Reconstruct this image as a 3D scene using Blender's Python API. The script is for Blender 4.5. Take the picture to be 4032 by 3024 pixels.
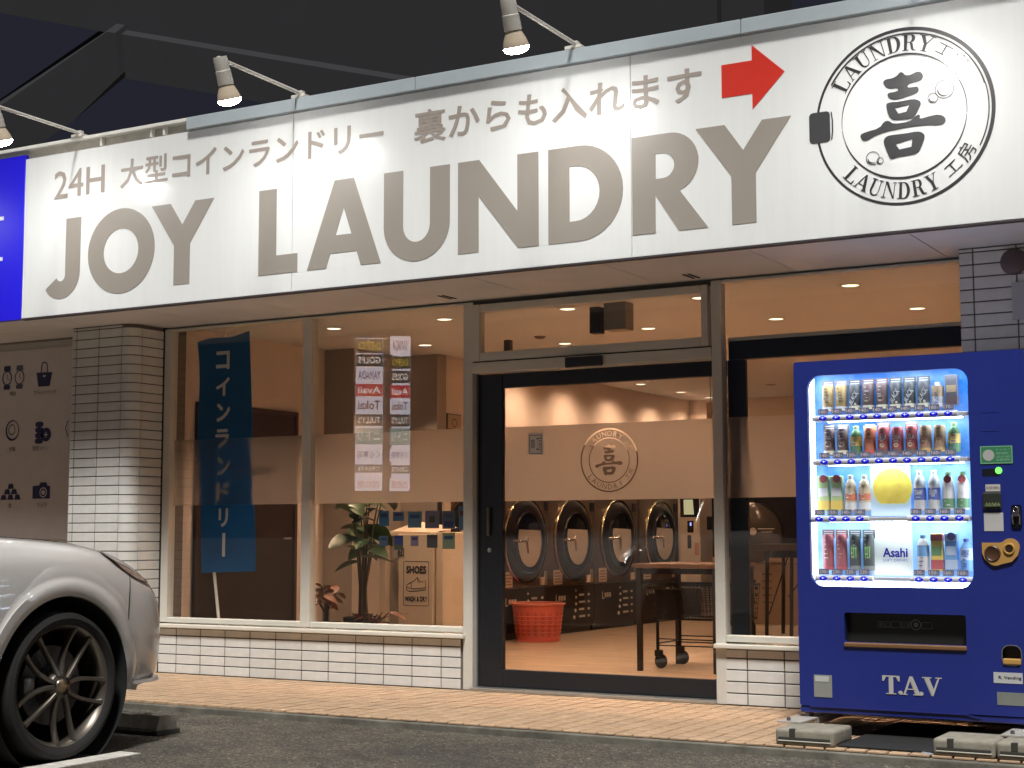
import bpy, bmesh, math, random
from math import pi, sin, cos, radians
from mathutils import Vector, Matrix, noise
from mathutils.geometry import tessellate_polygon
random.seed(7)
for _o in list(bpy.data.objects): bpy.data.objects.remove(_o)
SC = bpy.context.scene
COL = SC.collection

# ------------------------------------------------------------------ camera
cd = bpy.data.cameras.new('camera'); cam = bpy.data.objects.new('camera', cd); COL.objects.link(cam)
CAM = Vector((7.990, -8.876, 1.029))
_yaw, _pit, _roll = 0.520674, 0.097521, -0.001835
_F = Vector((-sin(_yaw)*cos(_pit), cos(_yaw)*cos(_pit), sin(_pit)))
_R = Vector((cos(_yaw), sin(_yaw), 0)); _U = _R.cross(_F)
_R2 = cos(_roll)*_R + sin(_roll)*_U; _U2 = -sin(_roll)*_R + cos(_roll)*_U
cam.matrix_world = Matrix((( _R2.x, _U2.x, -_F.x, CAM.x), (_R2.y, _U2.y, -_F.y, CAM.y), (_R2.z, _U2.z, -_F.z, CAM.z), (0,0,0,1)))
cd.sensor_fit = 'HORIZONTAL'; cd.sensor_width = 36.0; cd.lens = 6060.6/4032*36; cd.clip_end = 2000; cd.clip_start = 0.1
SC.camera = cam

# ------------------------------------------------------------------ world: night sky over a lit town
W = bpy.data.worlds.new('World'); SC.world = W; W.use_nodes = True
nt = W.node_tree; nt.nodes.clear()
bg = nt.nodes.new('ShaderNodeBackground'); wo = nt.nodes.new('ShaderNodeOutputWorld')
bg.inputs[0].default_value = (0.0168, 0.0175, 0.0275, 1); bg.inputs[1].default_value = 1.0
nt.links.new(bg.outputs[0], wo.inputs[0])
# the car park's high flood lighting, behind and above the photographer (the one sun lamp)
sd = bpy.data.lights.new('flood_light', 'SUN'); sun = bpy.data.objects.new('flood_light', sd); COL.objects.link(sun)
sd.energy = 4.3; sd.angle = radians(9.0); sd.color = (1.0, 0.975, 0.93)
sun.rotation_euler = Vector((.20,-.45,.88)).to_track_quat('Z','Y').to_euler(); sun.location = (12, -15, 20)

vs = SC.view_settings; vs.view_transform = 'Standard'; vs.look = 'None'; vs.exposure = 0.0; vs.gamma = 1.0; vs.use_curve_mapping = False
SC.display_settings.display_device = 'sRGB'
SC.render.engine = 'CYCLES'
cy = SC.cycles
cy.use_denoising = True
try: cy.denoiser = 'OPENIMAGEDENOISE'
except Exception: pass
cy.max_bounces = 8; cy.diffuse_bounces = 4; cy.glossy_bounces = 4; cy.transmission_bounces = 6; cy.transparent_max_bounces = 16
cy.sample_clamp_indirect = 40.0; cy.caustics_reflective = False; cy.caustics_refractive = False
cy.use_light_tree = True

# ------------------------------------------------------------------ materials
MAT = {}
def srgb(r, g, b):
    f = lambda c: (c/255/12.92) if c/255 <= .04045 else ((c/255+.055)/1.055)**2.4
    return (f(r), f(g), f(b))
def mat(name, col=(.5,.5,.5), rough=.5, metal=0., var=0., vs=8., bump=0., bs=60., spec=.5, coat=0., emit=0., ecol=None, rnd=0., dirt=0.):
    if name in MAT: return MAT[name]
    m = bpy.data.materials.new(name); m.use_nodes = True; MAT[name] = m
    t = m.node_tree; N = t.nodes; L = t.links; b = N['Principled BSDF']
    b.inputs['Base Color'].default_value = (*col, 1); b.inputs['Roughness'].default_value = rough
    b.inputs['Metallic'].default_value = metal; b.inputs['Specular IOR Level'].default_value = spec
    b.inputs['Coat Weight'].default_value = coat; b.inputs['Coat Roughness'].default_value = .04
    tc = N.new('ShaderNodeTexCoord')
    src = None
    if var or dirt:
        n = N.new('ShaderNodeTexNoise'); n.inputs['Scale'].default_value = vs; n.inputs['Detail'].default_value = 6; n.inputs['Roughness'].default_value = .62
        L.new(tc.outputs['Object'], n.inputs['Vector'])
        r = N.new('ShaderNodeValToRGB'); r.color_ramp.elements[0].position = .3; r.color_ramp.elements[1].position = .7
        a = 1-var-dirt; r.color_ramp.elements[0].color = (*[c*a for c in col], 1); r.color_ramp.elements[1].color = (*[min(1, c*(1+var)) for c in col], 1)
        L.new(n.outputs['Fac'], r.inputs['Fac']); src = r.outputs['Color']
    if rnd:
        oi = N.new('ShaderNodeObjectInfo'); mr = N.new('ShaderNodeMapRange'); mr.inputs['To Min'].default_value = 1-rnd; mr.inputs['To Max'].default_value = 1+rnd
        L.new(oi.outputs['Random'], mr.inputs['Value'])
        mx = N.new('ShaderNodeMix'); mx.data_type = 'RGBA'; mx.blend_type = 'MULTIPLY'; mx.inputs[0].default_value = 1
        if src: L.new(src, mx.inputs[6])
        else: mx.inputs[6].default_value = (*col, 1)
        L.new(mr.outputs[0], mx.inputs[7]); src = mx.outputs[2]
    if src: L.new(src, b.inputs['Base Color'])
    if bump:
        n2 = N.new('ShaderNodeTexNoise'); n2.inputs['Scale'].default_value = bs; n2.inputs['Detail'].default_value = 4
        L.new(tc.outputs['Object'], n2.inputs['Vector'])
        bp = N.new('ShaderNodeBump'); bp.inputs['Strength'].default_value = bump; bp.inputs['Distance'].default_value = .004
        L.new(n2.outputs['Fac'], bp.inputs['Height']); L.new(bp.outputs[0], b.inputs['Normal'])
    if emit:
        b.inputs['Emission Color'].default_value = (*(ecol or col), 1); b.inputs['Emission Strength'].default_value = emit
    return m
def nodes_mat(name):
    m = bpy.data.materials.new(name); m.use_nodes = True; MAT[name] = m
    t = m.node_tree; t.nodes.clear(); o = t.nodes.new('ShaderNodeOutputMaterial')
    return m, t.nodes, t.links, o
def emis(name, col, strength):
    if name in MAT: return MAT[name]
    m, N, L, o = nodes_mat(name); e = N.new('ShaderNodeEmission'); e.inputs[0].default_value = (*col, 1); e.inputs[1].default_value = strength
    L.new(e.outputs[0], o.inputs[0]); return m

def glass_mat(name, f0=.045, tint=(1,1,1), rough=0.0):
    m, N, L, o = nodes_mat(name)
    lw = N.new('ShaderNodeLayerWeight'); lw.inputs['Blend'].default_value = .5
    p = N.new('ShaderNodeMath'); p.operation = 'POWER'; p.inputs[1].default_value = 5; L.new(lw.outputs['Facing'], p.inputs[0])
    mr = N.new('ShaderNodeMapRange'); mr.inputs['To Min'].default_value = f0; mr.inputs['To Max'].default_value = 1; L.new(p.outputs[0], mr.inputs['Value'])
    tr = N.new('ShaderNodeBsdfTransparent'); tr.inputs[0].default_value = (*tint, 1)
    g = N.new('ShaderNodeBsdfGlossy'); g.inputs['Roughness'].default_value = rough
    mx = N.new('ShaderNodeMixShader'); L.new(mr.outputs[0], mx.inputs[0]); L.new(tr.outputs[0], mx.inputs[1]); L.new(g.outputs[0], mx.inputs[2]); L.new(mx.outputs[0], o.inputs[0])
    return m
GLASS = glass_mat('window_glass', .045, (.97,.975,.97))
DGLASS = glass_mat('display_glass', .02, (1,1,1))
def film_mat(name, clear, milk):
    m, N, L, o = nodes_mat(name)
    r = N.new('ShaderNodeBsdfRefraction'); r.inputs['IOR'].default_value = 1.30; r.inputs['Roughness'].default_value = .60; r.inputs['Color'].default_value = (1,.985,.97,1)
    d = N.new('ShaderNodeBsdfTranslucent'); d.inputs[0].default_value = (.97,.92,.90,1)
    d2 = N.new('ShaderNodeBsdfDiffuse'); d2.inputs[0].default_value = (.85,.80,.79,1)
    tr = N.new('ShaderNodeBsdfTransparent')
    def mix(f, x, y):
        q = N.new('ShaderNodeMixShader'); q.inputs[0].default_value = f; L.new(x.outputs[0], q.inputs[1]); L.new(y.outputs[0], q.inputs[2]); return q
    L.new(mix(clear, mix(.07, mix(milk, r, d), d2), tr).outputs[0], o.inputs[0])
    return m
FILM = film_mat('frosted_film', .22, .26); FILM1 = film_mat('frosted_film_clearer', .74, .40)  # left pane's film made clearer so light reaches the banner behind

def asphalt_mat():
    m = mat('asphalt', (.05,.05,.05), .85); t = m.node_tree; N = t.nodes; L = t.links; b = N['Principled BSDF']
    tc = N.new('ShaderNodeTexCoord')
    def noi(s, d=6):
        n = N.new('ShaderNodeTexNoise'); n.inputs['Scale'].default_value = s; n.inputs['Detail'].default_value = d; L.new(tc.outputs['Object'], n.inputs['Vector']); return n
    fine = noi(95, 8); mid = noi(9); big = noi(1.1)
    v = N.new('ShaderNodeTexVoronoi'); v.inputs['Scale'].default_value = 85; L.new(tc.outputs['Object'], v.inputs['Vector'])
    sp = N.new('ShaderNodeSeparateXYZ'); L.new(v.outputs['Color'], sp.inputs[0])
    rv = N.new('ShaderNodeValToRGB'); L.new(sp.outputs['X'], rv.inputs[0]); rv.color_ramp.elements[0].position = .15; rv.color_ramp.elements[0].color = (.55,.55,.55,1); rv.color_ramp.elements[1].position = 1.0; rv.color_ramp.elements[1].color = (1.35,1.33,1.28,1)
    e = rv.color_ramp.elements.new(.93); e.color = (1.15,1.13,1.1,1); rv.color_ramp.elements[2].color = (2.6,2.5,2.35,1)
    r1 = N.new('ShaderNodeValToRGB'); L.new(fine.outputs['Fac'], r1.inputs[0])
    r1.color_ramp.elements[0].position = .3; r1.color_ramp.elements[0].color = (.034,.033,.032,1); r1.color_ramp.elements[1].position = .72; r1.color_ramp.elements[1].color = (.215,.190,.165,1)
    r2 = N.new('ShaderNodeValToRGB'); L.new(big.outputs['Fac'], r2.inputs[0]); r2.color_ramp.elements[0].position = .32; r2.color_ramp.elements[0].color = (.62,.62,.62,1); r2.color_ramp.elements[1].position = .66; r2.color_ramp.elements[1].color = (1.15,1.13,1.06,1)
    r3 = N.new('ShaderNodeValToRGB'); L.new(mid.outputs['Fac'], r3.inputs[0]); r3.color_ramp.elements[0].position = .3; r3.color_ramp.elements[0].color = (.75,.76,.74,1); r3.color_ramp.elements[1].position = .7; r3.color_ramp.elements[1].color = (1.2,1.2,1.12,1)
    stn = noi(.55, 3); r4 = N.new('ShaderNodeValToRGB'); L.new(stn.outputs['Fac'], r4.inputs[0]); r4.color_ramp.elements[0].position = .60; r4.color_ramp.elements[0].color = (1,1,1,1); r4.color_ramp.elements[1].position = .68; r4.color_ramp.elements[1].color = (.62,.62,.63,1)
    wv = N.new('ShaderNodeTexVoronoi'); wv.feature = 'DISTANCE_TO_EDGE'; wv.inputs['Scale'].default_value = .75; dn = noi(2.5, 5)
    vm_ = N.new('ShaderNodeVectorMath'); vm_.operation = 'MULTIPLY_ADD'; vm_.inputs[1].default_value = (.5,.5,.5); L.new(dn.outputs['Color'], vm_.inputs[0]); L.new(tc.outputs['Object'], vm_.inputs[2]); L.new(vm_.outputs[0], wv.inputs['Vector'])
    r5 = N.new('ShaderNodeValToRGB'); L.new(wv.outputs['Distance'], r5.inputs[0]); r5.color_ramp.elements[0].position = .004; r5.color_ramp.elements[0].color = (.80,.80,.80,1); r5.color_ramp.elements[1].position = .010; r5.color_ramp.elements[1].color = (1,1,1,1)
    def mul(a, c):
        x = N.new('ShaderNodeMix'); x.data_type = 'RGBA'; x.blend_type = 'MULTIPLY'; x.inputs[0].default_value = 1; L.new(a, x.inputs[6]); L.new(c, x.inputs[7]); return x.outputs[2]
    L.new(mul(mul(mul(r1.outputs[0], r2.outputs[0]), r3.outputs[0]), mul(rv.outputs[0], mul(r4.outputs[0], r5.outputs[0]))), b.inputs['Base Color'])
    ad = N.new('ShaderNodeMath'); ad.operation = 'ADD'; L.new(fine.outputs['Fac'], ad.inputs[0]); L.new(v.outputs['Distance'], ad.inputs[1])
    bp = N.new('ShaderNodeBump'); bp.inputs['Strength'].default_value = .9; bp.inputs['Distance'].default_value = .012; L.new(ad.outputs[0], bp.inputs['Height']); L.new(bp.outputs[0], b.inputs['Normal'])
    return m
ASPH = asphalt_mat()
def wood_floor_mat():
    m = mat('wood_floor', (.4,.25,.14), .38); t = m.node_tree; N = t.nodes; L = t.links; b = N['Principled BSDF']
    tc = N.new('ShaderNodeTexCoord'); mp = N.new('ShaderNodeMapping'); mp.inputs['Scale'].default_value = (1.2, 9, 1); L.new(tc.outputs['Object'], mp.inputs[0])
    n = N.new('ShaderNodeTexNoise'); n.inputs['Scale'].default_value = 2.2; n.inputs['Detail'].default_value = 7; n.inputs['Distortion'].default_value = .6; L.new(mp.outputs[0], n.inputs['Vector'])
    r = N.new('ShaderNodeValToRGB'); r.color_ramp.elements[0].position = .32; r.color_ramp.elements[0].color = (.34,.235,.15,1); r.color_ramp.elements[1].position = .7; r.color_ramp.elements[1].color = (.56,.42,.29,1)
    L.new(n.outputs['Fac'], r.inputs[0])
    br = N.new('ShaderNodeTexBrick'); br.inputs['Color1'].default_value = (1,1,1,1); br.inputs['Color2'].default_value = (.86,.86,.86,1); br.inputs['Mortar'].default_value = (.55,.5,.45,1)
    br.inputs['Scale'].default_value = 1; br.inputs['Brick Width'].default_value = .92; br.inputs['Row Height'].default_value = .15; br.inputs['Mortar Size'].default_value = .0025
    L.new(tc.outputs['Object'], br.inputs['Vector'])
    x = N.new('ShaderNodeMix'); x.data_type = 'RGBA'; x.blend_type = 'MULTIPLY'; x.inputs[0].default_value = 1; L.new(r.outputs[0], x.inputs[6]); L.new(br.outputs[0], x.inputs[7]); L.new(x.outputs[2], b.inputs['Base Color'])
    return m
WOODF = wood_floor_mat()
def sky_print_mat():
    m = mat('sky_print', (.3,.6,.95), .4); t = m.node_tree; N = t.nodes; L = t.links; b = N['Principled BSDF']
    tc = N.new('ShaderNodeTexCoord'); n = N.new('ShaderNodeTexNoise'); n.inputs['Scale'].default_value = 4.2; n.inputs['Detail'].default_value = 5; L.new(tc.outputs['Object'], n.inputs['Vector'])
    sp = N.new('ShaderNodeSeparateXYZ'); L.new(tc.outputs['Object'], sp.inputs[0])
    mr = N.new('ShaderNodeMapRange'); mr.inputs['From Min'].default_value = .75; mr.inputs['From Max'].default_value = 1.86; mr.inputs['To Min'].default_value = .26; mr.inputs['To Max'].default_value = -.12; L.new(sp.outputs['Z'], mr.inputs['Value'])
    ad = N.new('ShaderNodeMath'); ad.operation = 'ADD'; L.new(n.outputs['Fac'], ad.inputs[0]); L.new(mr.outputs[0], ad.inputs[1])
    r = N.new('ShaderNodeValToRGB'); L.new(ad.outputs[0], r.inputs[0])
    r.color_ramp.elements[0].position = .36; r.color_ramp.elements[0].color = (.025,.19,.68,1); r.color_ramp.elements[1].position = .72; r.color_ramp.elements[1].color = (.34,.58,.88,1)
    L.new(r.outputs[0], b.inputs['Base Color']); L.new(r.outputs[0], b.inputs['Emission Color']); b.inputs['Emission Strength'].default_value = .34
    return m

WHITE_SIGN = mat('sign_white', (.80,.82,.815), .22, var=.02, vs=3, spec=.5)
def sign_coat():
    t = WHITE_SIGN.node_tree; b = t.nodes['Principled BSDF']      # faint rain streaks
    for n in list(t.nodes):
        if n.type == 'TEX_NOISE':
            mp = t.nodes.new('ShaderNodeMapping'); mp.inputs['Scale'].default_value = (6, 1, .35); tc = [q for q in t.nodes if q.type == 'TEX_COORD'][0]
            t.links.new(tc.outputs['Object'], mp.inputs[0]); t.links.new(mp.outputs[0], n.inputs['Vector'])
    b.inputs['Coat Weight'].default_value = 1.0; b.inputs['Coat Roughness'].default_value = .035
sign_coat()

# ------------------------------------------------------------------ object helpers
def link(o, parent=None):
    COL.objects.link(o)
    if parent is not None: o.parent = parent
    return o
def tag(o, label, cat, group=None, kind=None):
    o['label'] = label
    if cat: o['category'] = cat
    if group: o['group'] = group
    if kind: o['kind'] = kind
    return o
def thing(name, label, cat, loc=(0,0,0), rz=0., group=None):
    o = bpy.data.objects.new(name, None); COL.objects.link(o); o.location = loc; o.rotation_euler = (0,0,rz); o.empty_display_size = .1
    return tag(o, label, cat, group)
def structure(o, label=None):
    o['kind'] = 'structure'
    if label: o['label'] = label
    return o
def dup(root, loc=None, rz=None, label=None):
    def cp(o, par):
        c = o.copy(); COL.objects.link(c); c.parent = par
        if par is not None: c.matrix_parent_inverse = o.matrix_parent_inverse.copy()
        for ch in list(kids.get(o.name, ())): cp(ch, c)
        return c
    kids = {}
    for o in bpy.data.objects:
        if o.parent: kids.setdefault(o.parent.name, []).append(o)
    r = cp(root, None)
    if loc is not None: r.location = loc
    if rz is not None: r.rotation_euler = (0,0,rz)
    if label: r['label'] = label
    return r

class MB:
    def __init__(s): s.v = []; s.f = []
    def add(s, vs, fs):
        o = len(s.v); s.v += [tuple(v) for v in vs]; s.f += [tuple(i+o for i in f) for f in fs]; return s
    def box(s, x0, x1, y0, y1, z0, z1, c=0.):
        if c <= 0:
            return s.add([(x0,y0,z0),(x1,y0,z0),(x1,y1,z0),(x0,y1,z0),(x0,y0,z1),(x1,y0,z1),(x1,y1,z1),(x0,y1,z1)],
                         [(0,3,2,1),(4,5,6,7),(0,1,5,4),(1,2,6,5),(2,3,7,6),(3,0,4,7)])
        b = bmesh.new(); bmesh.ops.create_cube(b, size=1)
        for v in b.verts: v.co = ((x0+x1)/2+v.co.x*(x1-x0), (y0+y1)/2+v.co.y*(y1-y0), (z0+z1)/2+v.co.z*(z1-z0))
        bmesh.ops.bevel(b, geom=b.edges[:], offset=c, segments=1 if c < .006 else 2, affect='EDGES', profile=.5)
        return s.bm(b)
    def bm(s, b):
        b.verts.index_update(); s.add([v.co[:] for v in b.verts], [[v.index for v in f.verts] for f in b.faces]); b.free(); return s
    def tube(s, pts, r, n=10, cap=True):
        pts = [Vector(p) for p in pts]; rs = r if isinstance(r, (list,tuple)) else [r]*len(pts)
        o = len(s.v); up = None
        for i, p in enumerate(pts):
            d = (pts[min(i+1,len(pts)-1)]-pts[max(i-1,0)]).normalized()
            if up is None: up = d.orthogonal().normalized()
            a = (up - d*up.dot(d)).normalized(); up = a; b = d.cross(a)
            for k in range(n):
                t = 2*pi*k/n; s.v.append(tuple(p+(a*cos(t)+b*sin(t))*rs[i]))
        for i in range(len(pts)-1):
            for k in range(n):
                k2 = (k+1)%n; s.f.append((o+i*n+k, o+i*n+k2, o+(i+1)*n+k2, o+(i+1)*n+k))
        if cap:
            s.f.append(tuple(o+k for k in reversed(range(n)))); e = o+(len(pts)-1)*n; s.f.append(tuple(e+k for k in range(n)))
        return s
    def lathe(s, prof, n=24, org=(0,0,0), axis=(0,0,1), a0=0., a1=2*pi):
        """prof: (radius, height along axis)"""
        ax = Vector(axis).normalized(); a = ax.orthogonal().normalized(); b = ax.cross(a); org = Vector(org); o = len(s.v)
        full = abs(a1-a0-2*pi) < 1e-6; m = n if full else n+1
        for (r, h) in prof:
            for k in range(m):
                t = a0+(a1-a0)*k/n; s.v.append(tuple(org+ax*h+(a*cos(t)+b*sin(t))*r))
        for i in range(len(prof)-1):
            for k in range(n):
                k2 = (k+1)%m if full else k+1; s.f.append((o+i*m+k, o+i*m+k2, o+(i+1)*m+k2, o+(i+1)*m+k))
        return s
    def xf(s, M):
        s.v = [tuple(M @ Vector(v)) for v in s.v]; return s
    def mesh(s, name):
        me = bpy.data.meshes.new(name); me.from_pydata(s.v, [], s.f); me.update(); return me
    def obj(s, name, m=None, parent=None, smooth=False, loc=None, angle=40):
        me = s.mesh(name)
        if m: me.materials.append(m)
        o = bpy.data.objects.new(name, me); link(o, parent)
        if loc is not None: o.location = loc
        if smooth: shade(o, angle)
        return o
def shade(o, angle=40):
    me = o.data; b = bmesh.new(); b.from_mesh(me)
    bmesh.ops.recalc_face_normals(b, faces=b.faces[:])
    for f in b.faces: f.smooth = True
    ca = radians(angle)
    for e in b.edges: e.smooth = len(e.link_faces) == 2 and e.calc_face_angle(0) < ca
    b.to_mesh(me); b.free()

def fac(y0):  return lambda u, v, w: (u, y0+w, v)           # on the facade, seen from -y
def area2(c): return sum(c[i][0]*c[(i+1)%len(c)][1]-c[(i+1)%len(c)][0]*c[i][1] for i in range(len(c)))
def plate(contours, t, mp, mb=None):
    """flat solid with holes: first contour of each is filled even-odd; t thickness behind the face"""
    mb = mb or MB(); flat = [p for c in contours for p in c]
    tris = tessellate_polygon([[Vector((p[0],p[1],0)) for p in c] for c in contours])
    n = len(flat); vsx = [mp(p[0],p[1],0) for p in flat]; fs = []
    for a,b,c in tris:
        A,B,Cc = flat[a],flat[b],flat[c]; ar = (B[0]-A[0])*(Cc[1]-A[1])-(Cc[0]-A[0])*(B[1]-A[1])
        if abs(ar) < 1e-12: continue
        fs.append((a,b,c) if ar > 0 else (a,c,b))
    if t:
        vsx += [mp(p[0],p[1],t) for p in flat]; fs += [(c+n,b+n,a+n) for a,b,c in fs]; o = 0
        for c in contours:
            m = len(c)
            for i in range(m):
                a, b = o+i, o+(i+1)%m; fs.append((a, a+n, b+n, b))
            o += m
    mb.add(vsx, fs); return mb
def rrect(x0, x1, z0, z1, r, n=6):
    p = []
    for cx, cz, a in ((x1-r,z0+r,-pi/2),(x1-r,z1-r,0),(x0+r,z1-r,pi/2),(x0+r,z0+r,pi)):
        p += [(cx+r*cos(a+pi/2*k/n), cz+r*sin(a+pi/2*k/n)) for k in range(n+1)]
    return p
def rect(x0, x1, z0, z1): return [(x0,z0),(x1,z0),(x1,z1),(x0,z1)]
def circ(cx, cz, r, n=48, rz=None): return [(cx+r*cos(2*pi*k/n), cz+(rz or r)*sin(2*pi*k/n)) for k in range(n)]
def arc(cx, cz, rx, rz, a0, a1, n=12): return [(cx+rx*cos(a0+(a1-a0)*k/n), cz+rz*sin(a0+(a1-a0)*k/n)) for k in range(n+1)]
def stroke(pts, w):
    """open polyline as a polygon of width w"""
    P = [Vector((p[0],p[1])) for p in pts]; l = []; r = []
    for i, p in enumerate(P):
        d = (P[min(i+1,len(P)-1)]-P[max(i-1,0)]).normalized(); nn = Vector((-d.y,d.x))*w/2
        l.append(tuple(p+nn)); r.append(tuple(p-nn))
    return l+r[::-1]
_tc = {}
def glyphs(body):
    """2D mesh of a line of text in unit size: (verts, faces, bounds)"""
    k = body
    if k not in _tc:
        c = bpy.data.curves.new('lettering', 'FONT'); c.body = body; c.resolution_u = 2; c.fill_mode = 'FRONT'
        o = bpy.data.objects.new('lettering', c); me = o.to_mesh()
        V = [(v.co.x, v.co.y) for v in me.vertices]; Fx = [tuple(p.vertices) for p in me.polygons]
        o.to_mesh_clear(); bpy.data.objects.remove(o); bpy.data.curves.remove(c)
        xs = [v[0] for v in V]; ys = [v[1] for v in V]
        _tc[k] = (V, Fx, (min(xs),max(xs),min(ys),max(ys)))
    return _tc[k]
def text(mb, body, x0, x1, z0, z1, mp, bold=0., keep=False, rot=0.):
    """lettering fitted to a box on a surface; bold = stroke gain in glyph units, built from shifted sheets a hair apart"""
    V, Fx, (a,b,c,d) = glyphs(body)
    sx = (x1-x0)/(b-a+2*bold); sz = (z1-z0)/(d-c+2*bold)
    if keep: sx = sz = min(sx, sz)
    cx, cz = (x0+x1)/2, (z0+z1)/2
    offs = [(0,0)] if not bold else [(0,0)]+[(bold*cos(pi/4*k), bold*sin(pi/4*k)) for k in range(8)]
    for i, (ox,oy) in enumerate(offs):
        vs2 = []
        for (x,y) in V:
            u, w = (x+ox-(a+b)/2)*sx, (y+oy-(c+d)/2)*sz
            if rot: u, w = u*cos(rot)-w*sin(rot), u*sin(rot)+w*cos(rot)
            vs2.append(mp(cx+u, cz+w, -.00012*i))
        fs = []
        for f in Fx:
            ar = sum(V[f[i2]][0]*V[f[(i2+1)%len(f)]][1]-V[f[(i2+1)%len(f)]][0]*V[f[i2]][1] for i2 in range(len(f)))
            fs.append(f if ar > 0 else f[::-1])
        mb.add(vs2, fs)
    return mb
def outlines(body):
    """boundary loops of a text mesh"""
    V, Fx, bd = glyphs(body); key = lambda i: (round(V[i][0],5), round(V[i][1],5))
    cnt = {}
    for f in Fx:
        for i in range(len(f)):
            a, b = key(f[i]), key(f[(i+1)%len(f)])
            if (b,a) in cnt: del cnt[(b,a)]
            else: cnt[(a,b)] = 1
    nx = {a:b for a,b in cnt}; loops = []
    while nx:
        a = next(iter(nx)); l = []; 
        while a in nx: l.append(a); a = nx.pop(a)
        if len(l) > 2: loops.append(l)
    return loops, bd
# ------------------------------------------------------------------ ground, pavement
SOF = 2.617                                   # underside of the canopy
STEP_Y = -1.56; ASZ = -0.05
g = MB()
g.add([(-400,-400,ASZ),(400,-400,ASZ),(400,400,ASZ),(-400,400,ASZ)], [(0,1,2,3)])
structure(g.obj('ground', ASPH), 'dark worn asphalt of the car park')
pave = MB().box(-8, 9, STEP_Y+.012, .30, ASZ-.2, -.012).obj('pavement', mat('paving_mortar', (.21,.14,.09), .9, var=.25, vs=14))
structure(pave, 'tan tiled walkway along the shop front')
PAV = mat('paving_tile', (.425,.29,.185), .62, var=.20, vs=9, bump=.25, bs=90, rnd=.10)
PT = .1025
tile_me = MB().box(-.0462,.0462,-.0462,.0462,-.012,0, .0028).mesh('paving_tile'); tile_me.materials.append(PAV)
cells = []
x = -7.9
nx = int((8.9+7.9)/PT); ny = int((.02-STEP_Y)/PT)+1
for i in range(nx):
    for j in range(ny):
        cx, cyy = -7.9+PT*(i+.5), STEP_Y+PT*(j+.5)
        if cyy > -.03: continue
        cells.append(((Vector((cx,cyy,0))-CAM).length, cx, cyy))
cells.sort()
vis = [c for c in cells if .3 < c[1] < 6.6 and not (5.3 < c[1] and c[2] > -1.45)][:300]; vset = set(vis)
for _, cx, cyy in vis:
    o = bpy.data.objects.new('paving_tile', tile_me); link(o, pave)
    o.location = (cx, cyy, random.uniform(-.0012,.0010)); o.rotation_euler = (random.uniform(-.006,.006), random.uniform(-.006,.006), random.uniform(-.008,.008))
rest = MB()
for c in cells:
    if c in vset: continue
    h = random.uniform(-.001,.001); rest.box(c[1]-.0462,c[1]+.0462,c[2]-.0462,c[2]+.0462,-.012,h)
ro = rest.obj('far_paving_tiles', PAV, pave); ro['kind'] = 'stuff'
structure(MB().box(-8, 9, STEP_Y-.03, STEP_Y+.012, ASZ-.2, -.014, .006).obj('kerb', mat('kerb_concrete', (.15,.14,.115), .9, var=.45, vs=6, bump=.6)), 'low grey concrete kerb strip edging the tiled walkway')
PAINT = mat('road_paint', (.62,.60,.55), .7, dirt=.25, var=.1, vs=18, bump=.3)
structure(MB().box(2.385, 2.525, -9.5, -3.05, ASZ-.01, ASZ+.004).obj('parking_line', PAINT), 'white parking bay line beside the front wheel')

# ------------------------------------------------------------------ overpass far behind the roof
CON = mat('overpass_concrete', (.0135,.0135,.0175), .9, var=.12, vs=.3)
ov = thing('overpass', 'dark concrete overpass high behind the roof at night', 'overpass', (-38,40,0))
def opoly(name, pts, y0, t): plate([[(p[0]+38,p[1]) for p in pts]], t, lambda u,v,w: (u, y0-40+w, v+w*.9)).obj(name, CON, ov)   # raked underside, like a box girder's web
opoly('girder', [(-62,36.5),(-62,29.9),(-40.6,23.34),(-32.3,20.9),(-12,15.0),(-12,21.5)], 40.6, 4)
opoly('girder', [(-40.2,23.22),(-39.9,21.15),(-35.58,19.93),(-12,13.2),(-12,15.0),(-32.3,20.9)], 40.3, 4)
opoly('crossbeam', [(-40.8,23.35),(-47.0,21.08),(-62,15.7),(-62,10),(-46.5,18.1),(-42.7,19.56),(-39.95,21.2),(-40.3,23.2)], 40.0, 4)
for px in (-70, -12): MB().box(px+38-1.6, px+38+1.6, 1, 4, 0, 26).obj('pier', CON, ov)

# ------------------------------------------------------------------ building shell (walls, ceiling, floor)
PLAS = mat('interior_plaster', (.70,.60,.52), .85, var=.04, vs=2)
GREYW = mat('interior_grey_wall', (.36,.31,.27), .85, var=.05, vs=2)
CEIL = mat('ceiling_white', (.70,.70,.71), .9, var=.02, vs=2)
structure(MB().box(-.34, 8.6, .0, 8.9, -.25, -.0).obj('interior_floor', WOODF), 'warm wood floor inside the laundry')
structure(MB().box(-.5, 8.8, .07, 9.0, 2.68, 2.80).obj('interior_ceiling', CEIL), 'plain ceiling with round downlights')
structure(MB().box(-.45, -.30, .0, 2.35, 0, 2.679).obj('interior_wall_left', PLAS))
structure(MB().box(-.299, .02, 2.2, 2.35, 0, 2.679).obj('interior_wall_front_recess', GREYW))
structure(MB().box(-.13, .021, 2.351, 3.099, 0, 2.679).obj('interior_wall_recess_side', GREYW))
structure(MB().box(.022, .419, 2.95, 3.10, 0, 2.679).obj('interior_wall_recess_back', GREYW))
structure(MB().box(.27, .42, 3.101, 8.75, 1.99, 2.679).obj('interior_wall_above_dryers', PLAS))
structure(MB().box(-.6, -.55, 3.101, 8.75, 0, 1.95).obj('interior_wall_behind_dryers', GREYW))
structure(MB().box(-.6, 8.6, 8.751, 8.9, 0, 2.679).obj('interior_wall_back', PLAS))
structure(MB().box(8.5, 8.65, .0, 8.75, 0, 2.679).obj('interior_wall_right', PLAS))

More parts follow.
